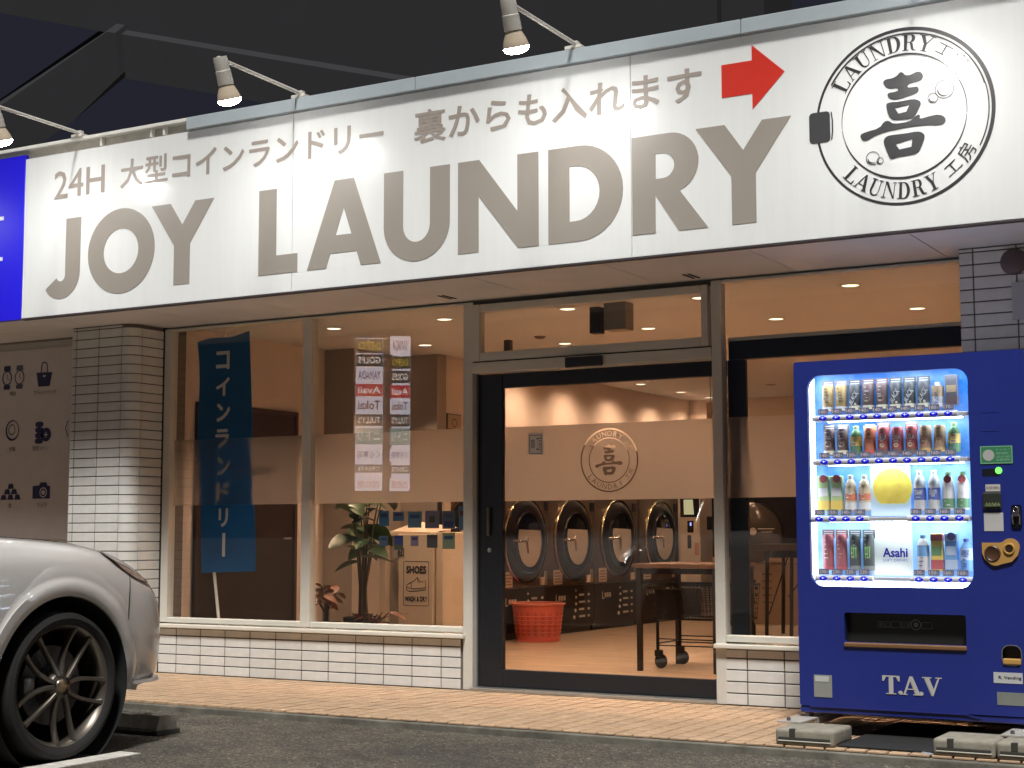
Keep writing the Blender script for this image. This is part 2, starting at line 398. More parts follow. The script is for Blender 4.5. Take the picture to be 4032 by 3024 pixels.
bld = thing('shop_building', 'low laundry shop with a wide canopy and glazed front', 'building', (2.5,0,0))
def bp(mb, name, m, par=None, smooth=False):
    """part of the building given in world coordinates"""
    o = mb.obj(name, m, par or bld, smooth)
    if par is None or par is bld: o.matrix_parent_inverse = Matrix.Translation((-2.5,0,0))
    return o
FRAME = mat('cream_aluminium', (.60,.585,.53), .42, var=.05, vs=6, spec=.5)
SOFM = mat('soffit_board', (.62,.625,.65), .8, var=.08, vs=1.7)
DARKF = mat('black_aluminium', (.012,.014,.018), .35)
bp(MB().box(-7, 9.2, -.88, 8.95, 2.82, 3.80), 'roof_block', mat('roof_render', (.35,.35,.35), .9))
bp(MB().box(6.6, 9.2, .0, .2, 0, SOF), 'side_wall', mat('grey_render', (.42,.40,.39), .9, var=.1))
bp(MB().box(-7.2, -.82, .055, .25, 0, 2.68), 'end_wall', mat('neighbour_wall', (.60,.57,.55), .8, var=.06, vs=2.5))
bp(MB().box(-.95, -.31, .256, .4, 0, 2.68), 'end_wall', MAT['neighbour_wall'])
# canopy soffit: separate boards with open joints
js = [-7.0] + [-.56+.91*k-.91*6 for k in range(0, 16)]
js = sorted(j for j in js if j < 8.6) + [9.0]
for a, b in zip(js, js[1:]):
    if b-a > .1: bp(MB().box(a+.003, b-.003, -.925, .06, SOF, SOF+.02), 'soffit_board', SOFM)
bp(MB().box(-7, 9, -.92, .06, SOF+.022, SOF+.05), 'soffit_backing', mat('soffit_gap', (.05,.05,.05), .9))
for vx, vy in ((2.50,-.22),(4.25,-.17)):
    for k in (0, 1): bp(MB().box(vx+k*.035, vx+k*.035+.016, vy-.085, vy+.085, SOF-.0035, SOF+.001), 'vent_slot', mat('slot_black', (.012,.01,.01), .8))
bp(MB().box(-7, 9, .02, .065, SOF-.012, SOF-.0005), 'head_trim', mat('head_trim_grey', (.20,.19,.18), .6))

# wall tiles
TILE = mat('white_wall_tile', (.66,.66,.635), .28, var=.045, dirt=.04, vs=11, spec=.5, rnd=.045, bump=.06, bs=25)
GROUT = mat('dark_grout', (.15,.132,.122), .95, var=.2, vs=30)
TW, TH, J = .235, .070, .0075
ZR = [0.0] + [.0708+.07*k for k in range(37)]
_tm = {}
def tile_mesh(w, h, axis):
    k = (round(w,4), round(h,4), axis)
    if k not in _tm:
        m = MB()
        if axis == 'y': m.box(0, w, -.010, 0, 0, h, .0022)
        else: m.box(0, .010, 0, w, 0, h, .0022)
        me = m.mesh('tile'); me.materials.append(TILE); _tm[k] = me
    return _tm[k]
def put_tile(me, loc, par, org):
    o = bpy.data.objects.new('tile', me); link(o, par); o.location = Vector(loc)-Vector(org)
    return o
def tile_face_y(par, org, xs, y, z0, z1):
    """tiles on a wall facing -y; xs joint positions incl. ends"""
    for a, b in zip(ZR, ZR[1:]+[99]):
        lo, hi = max(a, z0), min(b, z1)
        if hi-lo < .012: continue
        for p, q in zip(xs, xs[1:]):
            w = (q-p)-J
            if w < .008: continue
            put_tile(tile_mesh(w, (hi-lo)-J, 'y'), (p+J/2, y+random.uniform(-.0007,.0005), lo+J/2), par, org)
BO = (2.5,0,0)
lw = bp(MB().box(-.30, 2.535, .002, .10, 0, .334), 'low_wall', GROUT)
def sub_tiles(par, xs, y, z0, z1): tile_face_y(par, (0,0,0), xs, y, z0, z1)
sub_tiles(lw, [-.178]+[TW*k for k in range(0, 11)]+[2.507], .0, 0, .334)
for a, b in zip(ZR, ZR[1:6]):
    hi = min(b, .334)
    put_tile(tile_mesh(.07, hi-a-J, 'x'), (2.527, .006, a+J/2), lw, (0,0,0))
rwl = bp(MB().box(4.357, 6.0, .002, .10, 0, .334), 'low_wall', GROUT)
sub_tiles(rwl, [4.350]+[4.538+TW*k for k in range(0, 6)]+[5.90], .0, 0, .334)
SILL = mat('cream_sill', (.68,.655,.58), .35, var=.04, vs=6)
bp(MB().box(-.178, 2.545, -.05, .10, .338, .368, .006), 'sill', SILL)
bp(MB().box(4.335, 5.92, -.05, .10, .338, .366, .006), 'sill', SILL)

# tiled pillars
def pillar_left():
    t = thing('tiled_pillar', 'white tiled pillar with rounded corner behind the car', 'pillar', (-.49,-.1,0))
    org = (-.49,-.1,0)
    prof = [(-.799,.25),(-.799,-.342),(-.286,-.342)] + arc(-.28,-.25,.092,.092,-pi/2,0,8) + [(-.188,.25)]
    n = len(prof); m = MB(); m.add([(p[0]-org[0],p[1]-org[1],0) for p in prof]+[(p[0]-org[0],p[1]-org[1],SOF-.001) for p in prof], [(i,(i+1)%n,(i+1)%n+n,i+n) for i in range(n)])
    core = m.obj('core', GROUT, t)
    xs = [-.806,-.756,-.521,-.286]
    tile_face_y(t, org, xs, -.342, 0, SOF-.004)
    for a, b in zip(ZR, ZR[1:]):
        lo, hi = a, min(b, SOF-.004)
        if hi-lo < .015: continue
        k = ('corner', round(hi-lo,4))
        if k not in _tm:
            mb = MB(); cm = []
            pts = arc(-.28,-.25,.1015,.1015,-pi/2-.02,.0,10); q = [(-.286+J/2,-.3515)]+pts[1:]+[(-.1785,-.2505)]
            inn = [(-.286+J/2,-.342)]+arc(-.28,-.25,.092,.092,-pi/2-.02,0,10)[1:]+[(-.188,-.2505)]
            h = hi-lo-J; o2 = [(x-org[0],y-org[1],z) for z in (0,h) for x,y in q]+[(x-org[0],y-org[1],z) for z in (0,h) for x,y in inn]
            nn = len(q); fs = []
            for i in range(nn-1):
                fs += [(i,i+1,nn+i+1,nn+i),(2*nn+i+1,2*nn+i,3*nn+i,3*nn+i+1),(nn+i,nn+i+1,3*nn+i+1,3*nn+i),(i+1,i,2*nn+i,2*nn+i+1)]
            fs += [(0,nn,3*nn,2*nn),(nn-1,3*nn-1,4*nn-1,2*nn-1)]
            mb.add(o2, fs); me = mb.mesh('tile'); me.materials.append(TILE); _tm[k] = me
            bm = bmesh.new(); bm.from_mesh(me); bmesh.ops.recalc_face_normals(bm, faces=bm.faces[:])
            for f in bm.faces: f.smooth = True
            for e in bm.edges: e.smooth = len(e.link_faces)==2 and e.calc_face_angle(0) < .6
            bm.to_mesh(me); bm.free()
        o = bpy.data.objects.new('tile', _tm[k]); link(o, t); o.location = (0,0,lo+J/2)
        put_tile(tile_mesh(.228, hi-lo-J, 'x'), (-.1885, -.243, lo+J/2), t, org)
pillar_left()
MB().box(-.19,-.168,-.015,.02,.37,SOF-.002).obj('joint_strip', mat('joint_seal', (.03,.025,.022), .8), bld).matrix_parent_inverse = Matrix.Translation((-2.5,0,0))
def pillar_right():
    org = (6.25,-.1,0)
    t = thing('tiled_pillar', 'tiled pillar rising behind the blue vending machine', 'pillar', org)
    MB().box(5.928-6.25,.36,-.242+.1,.35,0,SOF-.001).obj('core', GROUT, t)
    tile_face_y(t, org, [5.925,6.005,6.24,6.475,6.61], -.242, 1.05, SOF-.004)
pillar_right()

# window and door frames
def bars(name, par, L, y0, y1, m, c=.004):
    for a in L: bp(MB().box(a[0],a[1],y0,y1,a[2],a[3],c), name, m, par)
wins = []
def window(label_name, fr, gl, film, y=.03, m=FRAME, fy=(-.012,.065), fm=None):
    f = bp(MB().box(*fr[0][:2], fy[0], fy[1], *fr[0][2:], .004), label_name, m)
    for a in fr[1:]: MB().box(a[0],a[1],fy[0]+.0015,fy[1]-.0015,a[2],a[3],.004).obj('frame_bar', m, f)
    MB().box(gl[0],gl[1],y-.003,y+.003,gl[2],gl[3]).obj('pane', GLASS, f)
    if film: MB().box(gl[0]+.004,gl[1]-.004,y+.0065,y+.0075,film[0],film[1]).obj('frosted_band', fm or FILM, f)
    return f
FB = (1.252, 1.748)
w1 = window('window', [(-.170,-.100,.377,2.604),(-.0985,1.155,.377,.414),(-.0985,1.155,2.586,2.604)], (-.1,1.157,.41,2.59), FB, fm=FILM1)
w2 = window('window', [(1.1565,1.240,.377,2.604),(1.2415,2.522,.377,.414),(1.2415,2.522,2.586,2.604),(2.5235,2.597,.0,2.604)], (1.238,2.524,.41,2.59), FB)
w3 = window('window', [(4.337,4.404,.0,2.604),(4.4055,5.93,.377,.417),(4.4055,5.93,2.586,2.604)], (4.402,5.93,.41,2.59), FB)
wt = window('transom_window', [(2.585,2.655,2.196,2.583),(4.270,4.314,2.197,2.583),(2.6565,4.2685,2.532,2.583),(2.6565,4.2685,2.196,2.254)], (2.65,4.275,2.25,2.535), None, y=.02, fy=(-.016,.06))
bp(MB().box(2.5985,4.3355,-.018,.075,2.116,2.187,.004), 'transom_bar', FRAME)
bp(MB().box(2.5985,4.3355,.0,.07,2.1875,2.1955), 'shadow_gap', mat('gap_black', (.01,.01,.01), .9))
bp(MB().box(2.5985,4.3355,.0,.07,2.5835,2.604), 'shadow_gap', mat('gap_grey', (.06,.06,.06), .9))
bp(MB().box(4.41,5.93,.085,.15,2.112,2.228,.004), 'door_rail_cover', DARKF)
bp(MB().box(4.41,5.93,.07,.16,2.229,2.25,.003), 'door_rail_trim', FRAME)
# sliding door
DY = .05
door = bp(MB().box(2.612,2.795,DY,DY+.045,.024,2.110,.004), 'sliding_door', DARKF)
for a in ((2.7965,4.40,2.012,2.110),(2.7965,4.40,.024,.140),(4.4015,4.52,.024,2.110)): MB().box(a[0],a[1],DY+.035 if a[0] > 4.4 else DY+.001,DY+.075 if a[0] > 4.4 else DY+.044,a[2],a[3],.004).obj('door_rail' if a[0] < 4.4 else 'door_stile', DARKF, door)
MB().box(2.79,4.405,DY+.02,DY+.026,.135,2.016).obj('pane', GLASS, door)
MB().box(2.604,2.611,DY-.015,DY+.03,.0,2.115).obj('edge_strip', mat('strip_steel', (.30,.32,.36), .3, .8), door)
MB().box(2.688,2.706,DY-.03,DY-.004,1.02,1.21,.005).obj('handle', mat('handle_bronze', (.16,.14,.10), .35, .7), door)
MB().lathe([(.0,0),(.016,0),(.016,.006),(.012,.012),(.0,.012)], 16, (2.699,DY-.001,.925), (0,-1,0)).obj('lock', mat('lock_steel', (.5,.5,.46), .3, .9), door, True)
bp(MB().box(2.60,4.34,-.05,.12,.0,.022,.004), 'threshold', mat('threshold_steel', (.50,.50,.48), .32, .85, var=.1, vs=20))
bp(MB().box(3.32,3.59,-.045,-.0185,2.112,2.180,.008), 'door_sensor', mat('sensor_black', (.02,.022,.026), .35))
bp(MB().box(3.40,3.475,.16,.24,2.355,2.53,.004), 'door_operator', mat('operator_dark', (.02,.02,.022), .5))
bp(MB().box(3.50,3.66,.17,.30,2.37,2.555,.006), 'door_operator', mat('operator_grey', (.33,.30,.25), .5))
bp(MB().box(2.72,2.765,.2,.25,2.22,2.36,.003), 'door_operator', mat('operator_brown', (.18,.14,.11), .5))

# emblem data (relative to its centre, radius .476)
KI = [[(-.106,.197),(-.09,.211),(-.052,.211),(-.025,.223),(-.014,.237),(.002,.237),(.017,.216),(.044,.214),(.076,.227),(.097,.224),(.11,.208),(.109,.186),(.09,.173),(.053,.17),(.032,.166),(.026,.15),(.049,.147),(.079,.148),(.087,.133),(.083,.115),(.057,.105),(.009,.097),(-.039,.09),(-.071,.1),(-.083,.123),(-.076,.135),(-.038,.135),(-.022,.141),(-.027,.153),(-.07,.154),(-.091,.168)],
 [(-.093,.076),(-.071,.083),(-.018,.079),(.056,.084),(.087,.071),(.097,.054),(.086,.029),(.064,-.011),(.037,-.024),(-.021,-.021),(-.058,-.016),(-.079,.009)],
 [(-.043,.047),(.034,.052),(.017,.02),(-.025,.015)],
 [(-.238,-.073),(-.205,-.061),(-.129,-.05),(-.101,-.015),(-.074,-.017),(-.053,-.038),(.032,-.036),(.059,-.016),(.08,-.003),(.09,-.01),(.085,-.03),(.137,-.021),(.189,-.018),(.22,-.038),(.221,-.065),(.193,-.079),(.115,-.066),(-.001,-.067),(-.097,-.075),(-.157,-.089),(-.195,-.111),(-.222,-.108)],
 [(-.098,-.102),(-.071,-.095),(.009,-.097),(.072,-.093),(.103,-.105),(.113,-.13),(.091,-.181),(.069,-.215),(.006,-.218),(-.037,-.218),(-.064,-.229),(-.079,-.218),(-.094,-.178),(-.111,-.128)],
 [(-.045,-.147),(.045,-.132),(.039,-.172),(-.025,-.179)]]
def chaikin(c, k=1):
    for _ in range(k):
        d = []
        for i in range(len(c)):
            a, b = c[i], c[(i+1)%len(c)]
            d += [(a[0]*.75+b[0]*.25, a[1]*.75+b[1]*.25),(a[0]*.25+b[0]*.75, a[1]*.25+b[1]*.75)]
        c = d
    return c
KI = [chaikin(c, 1) if len(c) > 5 else c for c in KI]
# frosted band on the door with the emblem cut out of it
def door_film():
    cx, cz, S = 3.578, 1.508, .208/.476
    P = lambda pts: [(cx+x*S, cz+y*S) for x,y in pts]
    letters = []
    for up in (1,-1):
        for i, ch in enumerate('LAUNDRY工房'):
            lp, bd = outlines(ch); h = .085; s = h/(.74 if i < 7 else .95)
            a = radians(142-i*13.5-(8 if i > 6 else 0)) if up > 0 else radians(218+i*13.5+(8 if i > 6 else 0))
            for l in lp:
                q = []
                for (x,y) in l:
                    u, v = (x-(bd[0]+bd[1])/2)*s, (y-(bd[2]+bd[3])/2)*s
                    if up > 0: rr, t = .395+v, a-u/.395
                    else: rr, t = .395-v, a+u/.395
                    q.append((rr*cos(t), rr*sin(t)))
                letters.append((abs(area2(q)), ch, P(q)))
    isl = [l for ar, ch, l in letters if ch in 'ADR房' and ar < .0022]; big = [l for ar, ch, l in letters if not (ch in 'ADR房' and ar < .0022)]
    m = MB(); F = fac(DY+.0285)
    plate([rect(2.798, 4.40, *FB), P(circ(0,0,.476,72))], .001, F, m)
    plate([P(circ(0,0,.452,72)), P(circ(0,0,.338,60))]+big, .001, F, m)
    plate([P(circ(0,0,.322,60)), P(KI[0]), P(KI[1]), P(KI[3]), P(KI[4])], .001, F, m)
    for l in isl+[P(KI[2]), P(KI[5])]: plate([l], .001, F, m)
    m.obj('frosted_band', FILM, door)
door_film()
note = MB().box(2.985,3.10,DY+.016,DY+.0185,1.553,1.698).obj('notice_card', mat('notice_paper', (.86,.82,.80), .7), door)
nt_ = MB(); plate([rect(2.995,3.09,1.563,1.688), rect(2.999,3.086,1.567,1.684)], 0, fac(DY+.0152), nt_)
text(nt_, '工房', 3.048,3.082,1.58,1.68, fac(DY+.0152)); text(nt_, '喜', 3.003,3.04,1.60,1.66, fac(DY+.0152))
nt_.obj('lettering', mat('ink_grey', (.13,.11,.10), .6), note)
# ------------------------------------------------------------------ fascia sign
SY = -.93
sg = thing('fascia_sign', 'long white fascia sign reading JOY LAUNDRY over the shop front', 'sign', (3.0,SY,2.617))
def sp(mb, name, m, par=None, smooth=False):
    o = mb.obj(name, m, par or sg, smooth)
    if par is None: o.matrix_parent_inverse = Matrix.Translation((-3.0,-SY,-2.617))
    return o
for a, b in ((-.730,1.764),(1.768,4.230),(4.234,6.70),(6.704,9.0)): sp(MB().box(a, b, SY, SY+.045, 2.619, 3.812, .0015), 'panel', WHITE_SIGN)
sp(MB().box(-7.0, 9.0, SY+.05, SY+.10, 2.618, 3.86), 'backing_board', mat('backing_cream', (.62,.60,.55), .7))
CAP = mat('cap_blue_grey', (.40,.455,.49), .38, var=.05, vs=5, spec=.5)
sp(MB().box(.86, 2.75, SY-.035, SY+.12, 3.816, 3.902, .004), 'top_cap', CAP)
sp(MB().box(2.754, 4.93, SY-.035, SY+.12, 3.816, 3.902, .004), 'top_cap', CAP)
sp(MB().box(4.934, 9.0, SY-.035, SY+.12, 3.816, 3.902, .004), 'top_cap', CAP)
WR = mat('white_rail', (.74,.73,.68), .5, var=.05, vs=7)
sp(MB().box(-7.0, .859, SY-.02, SY+.12, 3.880, 3.906, .003), 'top_rail', WR)
sp(MB().box(-.73, .859, SY+.03, SY+.049, 3.814, 3.879), 'rail_recess', mat('recess_beige', (.45,.42,.36), .8, var=.15, vs=10))
for x in (.02,.62,.50): sp(MB().box(x, x+.018, SY-.004, SY+.03, 3.816, 3.879), 'rail_clip', WR)
sp(MB().box(-.74, 9.0, SY-.004, SY+.05, 2.608, 2.6175), 'bottom_trim', mat('bottom_trim_dark', (.05,.04,.045), .6))
TAUPE = mat('letter_taupe', (.315,.285,.25), .4, var=.02, vs=3)
TAUPE.node_tree.nodes['Principled BSDF'].inputs['Coat Weight'].default_value = .6
LY = SY-.0025
def letter(cons, name='letter', m=TAUPE, t=.0023): return sp(plate(cons, t, fac(LY)), name, m)
B, T = 2.745, 3.319
letter([[(-.295,T),(-.295,2.935)]+arc(-.338,2.912,.044,.050,.3,-pi*.85,8)[1:]+[(-.477,2.822)]+arc(-.338,2.93,.19,.197,-pi*.79,0,14)+[(-.146,T)]])
letter([circ(.2465,3.032,.318,56,.305), circ(.2465,3.032,.166,48,.160)])
Yp = lambda x0: [(x0,T),(x0+.175,T),(x0+.284,3.162),(x0+.397,T),(x0+.566,T),(x0+.356,3.024),(x0+.356,B),(x0+.212,B),(x0+.212,3.022)]
letter([Yp(.531)])
letter([[(1.488,T),(1.488,B),(1.813,B),(1.813,2.870),(1.636,2.870),(1.636,T)]])
letter([[(1.892,B),(2.047,B),(2.080,2.840),(2.289,2.840),(2.322,B),(2.477,B),(2.262,T),(2.110,T)], [(2.1845,3.134),(2.122,2.957),(2.247,2.957)]])
letter([[(2.498,T),(2.498,2.955)]+arc(2.7455,2.965,.2475,.234,pi,2*pi,20)+[(2.993,T),(2.846,T)]+arc(2.7455,2.962,.1005,.108,2*pi,pi,14)+[(2.645,T)]])
letter([[(3.052,B),(3.201,B),(3.201,3.092),(3.478,B),(3.620,B),(3.620,T),(3.474,T),(3.474,2.972),(3.205,T),(3.052,T)]])
letter([[(3.686,B),(3.895,B)]+arc(3.895,3.032,.285,.287,-pi/2,pi/2,20)+[(3.686,T)], [(3.829,2.868),(3.829,3.198),(3.868,3.198)]+arc(3.868,3.033,.160,.165,pi/2,-pi/2,14)])
letter([[(4.239,B),(4.385,B),(4.385,2.965),(4.531,B),(4.709,B),(4.536,2.978)]+arc(4.480,3.143,.174,.176,-1.0,pi/2,14)+[(4.239,T)], [(4.388,3.060),(4.388,3.206),(4.432,3.206)]+arc(4.432,3.133,.073,.073,pi/2,-pi/2,10)])
letter([Yp(4.639)])
sp(plate([[(4.801,3.475),(4.983,3.475),(4.983,3.384),(5.173,3.573),(4.983,3.754),(4.983,3.665),(4.801,3.665)]], .0023, fac(LY)), 'arrow', mat('arrow_red', (.62,.035,.02), .4))
JT = mat('letter_taupe_small', (.34,.295,.26), .4)
m = MB(); text(m, '24H', -.427,.074,3.474,3.680, fac(LY+.001), .008); sp(m, 'lettering', JT)
m = MB(); text(m, '大型コインランドリー', .227,2.493,3.479,3.686, fac(LY+.001), .018); sp(m, 'lettering', JT)
m = MB(); text(m, '裏からも入れます', 2.725,4.681,3.474,3.692, fac(LY+.001), .018); sp(m, 'lettering', JT)

# serif capitals for the emblem and the machine: strokes on a unit-height grid
SERIF = {
 'L': (.82, [('r',.14,.34,0,1),('r',.02,.46,0,.055),('r',.02,.46,.945,1),('p',[(.34,0),(.80,0),(.82,.30),(.77,.30),(.70,.06),(.34,.055)])]),
 'A': (.98, [('p',[(.42,1),(.54,1),(.93,.03),(.70,.03),(.455,.72)]),('p',[(.42,1),(.47,.90),(.15,.03),(.09,.03)]),('r',.26,.70,.28,.335),('r',0,.26,0,.05),('r',.60,.98,0,.05)]),
 'U': (.98, [('p',[(.14,.95),(.14,.32)]+arc(.46,.32,.32,.335,pi,2*pi,10)+[(.78,.95),(.72,.95),(.72,.32)]+arc(.50,.30,.22,.235,2*pi,pi,8)+[(.33,.95)]),('r',.02,.45,.945,1),('r',.62,.90,.945,1)]),
 'N': (1.0, [('r',.13,.19,0,.97),('p',[(.06,1),(.30,1),(.86,.0),(.80,0),(.74,.06)]),('r',.80,.86,0,.97),('r',.02,.31,0,.05),('r',.68,.98,.95,1)]),
 'D': (.94, [('r',.14,.34,0,1),('p',[(.34,1),(.50,1)]+arc(.50,.5,.40,.5,pi/2,-pi/2,14)+[(.34,0),(.34,.055),(.46,.055)]+arc(.46,.5,.22,.445,-pi/2,pi/2,12)+[(.34,.945)]),('r',.02,.20,0,.05),('r',.02,.20,.95,1)]),
 'R': (.98, [('r',.14,.34,0,1),('p',[(.34,1),(.56,1)]+arc(.56,.74,.24,.26,pi/2,-pi/2,12)+[(.34,.48),(.34,.535),(.50,.535)]+arc(.50,.74,.10,.205,-pi/2,pi/2,10)+[(.34,.945)]),('p',[(.50,.50),(.68,.46),(.80,.08),(.93,.06),(.95,0),(.72,0),(.62,.10)]),('r',.02,.46,0,.05),('r',.02,.20,.95,1)]),
 'Y': (.96, [('p',[(.10,.97),(.33,.97),(.56,.48),(.56,0),(.37,0),(.37,.45)]),('p',[(.50,.50),(.80,.97),(.86,.97),(.56,.46)]),('r',.02,.44,.95,1),('r',.66,.96,.95,1),('r',.24,.70,0,.05)]),
 'T': (.94, [('r',.37,.57,0,.97),('r',.06,.88,.93,1),('p',[(.03,1),(.03,.70),(.08,.70),(.19,.93),(.19,1)]),('p',[(.91,1),(.91,.70),(.86,.70),(.75,.93),(.75,1)]),('r',.22,.72,0,.05)]),
 'V': (.98, [('p',[(.08,.97),(.32,.97),(.60,.22),(.52,0),(.46,0)]),('p',[(.80,.97),(.86,.97),(.52,0),(.48,.06)]),('r',0,.44,.945,1),('r',.68,.98,.945,1)]),
 '.': (.30, [('p',circ(.14,.10,.105,14))]),
}
def serif(mb, ch, place, mp0, k0=0):
    """place(u,v)->surface coords; each stroke a hair prouder than the last"""
    w, st = SERIF[ch]
    for i, s in enumerate(st):
        c = rect(s[1],s[2],s[3],s[4]) if s[0]=='r' else s[1]
        d = []
        for a in range(len(c)):       # subdivide so it can bend
            d.append(c[a])
        plate([[place(u,v) for u,v in d]], 0, lambda U,V,Wd,i=i: mp0(U,V,-.0002*i), mb)
# emblem
EX, EZ = 5.824, 3.231
INK = mat('emblem_ink', (.040,.036,.040), .4); INK2 = mat('emblem_dark_grey', (.055,.055,.058), .4)
em = sp(plate([circ(EX,EZ,.478,90), circ(EX-.004,EZ-.002,.462,90)], .002, fac(LY)), 'emblem', INK)
ef = fac(LY-.0004)
def ering(a, b, name='ring', da=(0,2*pi)):
    plate([a, b] if b else [a], .0015, ef).obj(name, INK, em)
plate([stroke(arc(EX-.002,EZ,.444,.444,radians(15),radians(150),50), .009)], .0015, ef).obj('ring', INK, em)
plate([stroke(arc(EX-.002,EZ,.447,.447,radians(-28),radians(15),16), .006)], .0015, fac(LY-.0006)).obj('ring', INK, em)
def taper_ring(r, a0, a1, wmax, wmin):
    n = 60; o_ = []; i_ = []
    for k in range(n+1):
        a = a0+(a1-a0)*k/n; w = wmin+(wmax-wmin)*sin(pi*k/n); o_.append((EX+(r+w/2)*cos(a), EZ+(r+w/2)*sin(a))); i_.append((EX+(r-w/2)*cos(a), EZ+(r-w/2)*sin(a)))
    plate([o_+i_[::-1]], .0015, ef).obj('inner_ring', INK, em)
taper_ring(.333, radians(-5), radians(185), .011, .002); taper_ring(.333, radians(186), radians(354), .011, .002)
_m = MB(); _k = [[(EX+x,EZ+y) for x,y in c] for c in KI]
for _g in ([_k[0]],[_k[1],_k[2]],[_k[3]],[_k[4],_k[5]]): plate(_g, .0016, ef, _m)
_m.obj('character', INK2, em)
for up in (1,-1):
    for i, ch in enumerate('LAUNDRY'):
        h = .088; mb = MB(); w = SERIF[ch][0]
        a = radians(147-i*12.7) if up > 0 else radians(225+i*11.0)
        def place(u, v, a=a, w=w):
            uu, vv = (u-w/2)*h*(.98 if up > 0 else .86), (v-.5)*h
            if up > 0: rr, t = .394+vv, a-uu/.394
            else: rr, t = .400-vv, a+uu/.400
            return (EX+rr*cos(t), EZ+rr*sin(t))
        serif(mb, ch, place, fac(LY)); mb.obj('letter', INK, em)
    for i, ch in enumerate('工房'):
        mb = MB(); a = radians(55-i*14.5) if up > 0 else radians(309+i*15)
        V, Fx, bd = glyphs(ch); s = .088/.92; vv = []
        for (x,y) in V:
            u, v = (x-(bd[0]+bd[1])/2)*s, (y-(bd[2]+bd[3])/2)*s*(.8 if ch=='工' else 1)
            rr, t = (.394+v, a-u/.394) if up > 0 else (.400-v, a+u/.400)
            vv.append((EX+rr*cos(t), LY-.0002, EZ+rr*sin(t)))
        mb.add(vv, [f for f in Fx]); mb.obj('letter', INK, em)
for bx_, bz, r in ((6.044,3.343,.050),(5.983,3.304,.028),(5.655,3.023,.037),(5.694,3.004,.019)):
    plate([circ(bx_,bz,r,36), circ(bx_,bz,r-.0035,36)], 0, fac(LY-.0005)).obj('bubble', INK, em)
    o_ = arc(bx_-.002,bz-.002,r*.72,r*.72,pi,1.75*pi,14); i_ = arc(bx_+.003,bz+.002,r*.70,r*.70,pi,1.75*pi,14); plate([o_+i_[::-1]], 0, fac(LY-.0007)).obj('bubble_shine', INK, em)
plate([rrect(5.308,5.425,3.144,3.314,.022)], .0016, ef).obj('buckle', INK2, em)
plate([[(5.429,3.150),(5.436,3.155),(5.442,3.20),(5.442,3.26),(5.436,3.305),(5.429,3.311),(5.434,3.26),(5.434,3.20)]], .0016, ef).obj('buckle', INK2, em)

# neighbour's blue sign
bs = thing('blue_fascia_sign', 'deep blue fascia sign butting the white one at far left', 'sign', (-1.5,SY,2.617))
b_ = MB().box(-5.0,.766,.0,.045,-.004,1.232,.002).obj('panel', mat('sign_blue', (.020,.014,.78), .30), bs)
for z in (3.391, 3.083): MB().box(-.25,.555,-.003,-.0006,z-2.617-.014,z-2.617+.014).obj('letter_stroke', mat('sign_white_print', (.8,.8,.8), .4), bs)

# ------------------------------------------------------------------ sign lamps
LW = mat('lamp_white', (.62,.60,.55), .45, var=.06, vs=12)
BULB = emis('bulb_glow', (1.0,.975,.94), 90.0)
def sign_lamp(x, label):
    t = thing('sign_lamp', label, 'lamp', (x, SY, 3.905), 0, 'gooseneck lamps along the top of the sign')
    MB().box(-.06,.05,-.03,.05,0,.022,.003).obj('base_plate', LW, t)
    MB().tube([(0.02,.0,.02),(.0,-.06,.035),(-.005,-.80,.050)], .0125, 12).obj('arm', LW, t, True)
    MB().box(-.018,.018,-.015,.025,.02,.052,.004).obj('bracket', LW, t)
    ax = Vector((0,.36,-.933)).normalized(); c = Vector((0,-.715,-.190)); top = c-ax*.27
    MB().lathe([(0,0),(.042,0),(.045,.02),(.045,.085),(.048,.088),(.050,.17),(.044,.175)], 24, top, ax).obj('socket', LW, t, True)
    MB().box(-.014,.014,-.83,-.79,.02,.062,.004).obj('joint', LW, t)
    MB().lathe([(.044,.0),(.047,.01),(.066,.055),(.074,.085),(.0745,.092)], 28, top+ax*.172, ax).obj('reflector', mat('reflector_glass', (.60,.50,.38), .25), t, True)
    MB().lathe([(.073,.0),(.071,.012),(.060,.024),(.040,.033),(.018,.037),(0.,.038)], 28, top+ax*.264, ax).obj('bulb', BULB, t, True)
    ld = bpy.data.lights.new('lamp_beam', 'SPOT'); ld.energy = 17; ld.spot_size = radians(174); ld.spot_blend = 1.0; ld.shadow_soft_size = .06; ld.color = (1.0,.975,.94)
    lo = bpy.data.objects.new('lamp_beam', ld); link(lo, t); lo.location = top+ax*.335
    lo.rotation_euler = (-ax).to_track_quat('Z','Y').to_euler()
for x, l in ((-2.25,'sign lamp above the blue sign outside the left edge'),(-.185,'leftmost sign lamp cut by the photo edge, above 24H'),(1.825,'second sign lamp from left, arm fixed above the word LAUNDRY'),(3.875,'sign lamp at top centre above the letter D'),(5.93,'sign lamp above the round emblem'),(7.98,'sign lamp beyond the right end of the photo')):
    sign_lamp(x, l)
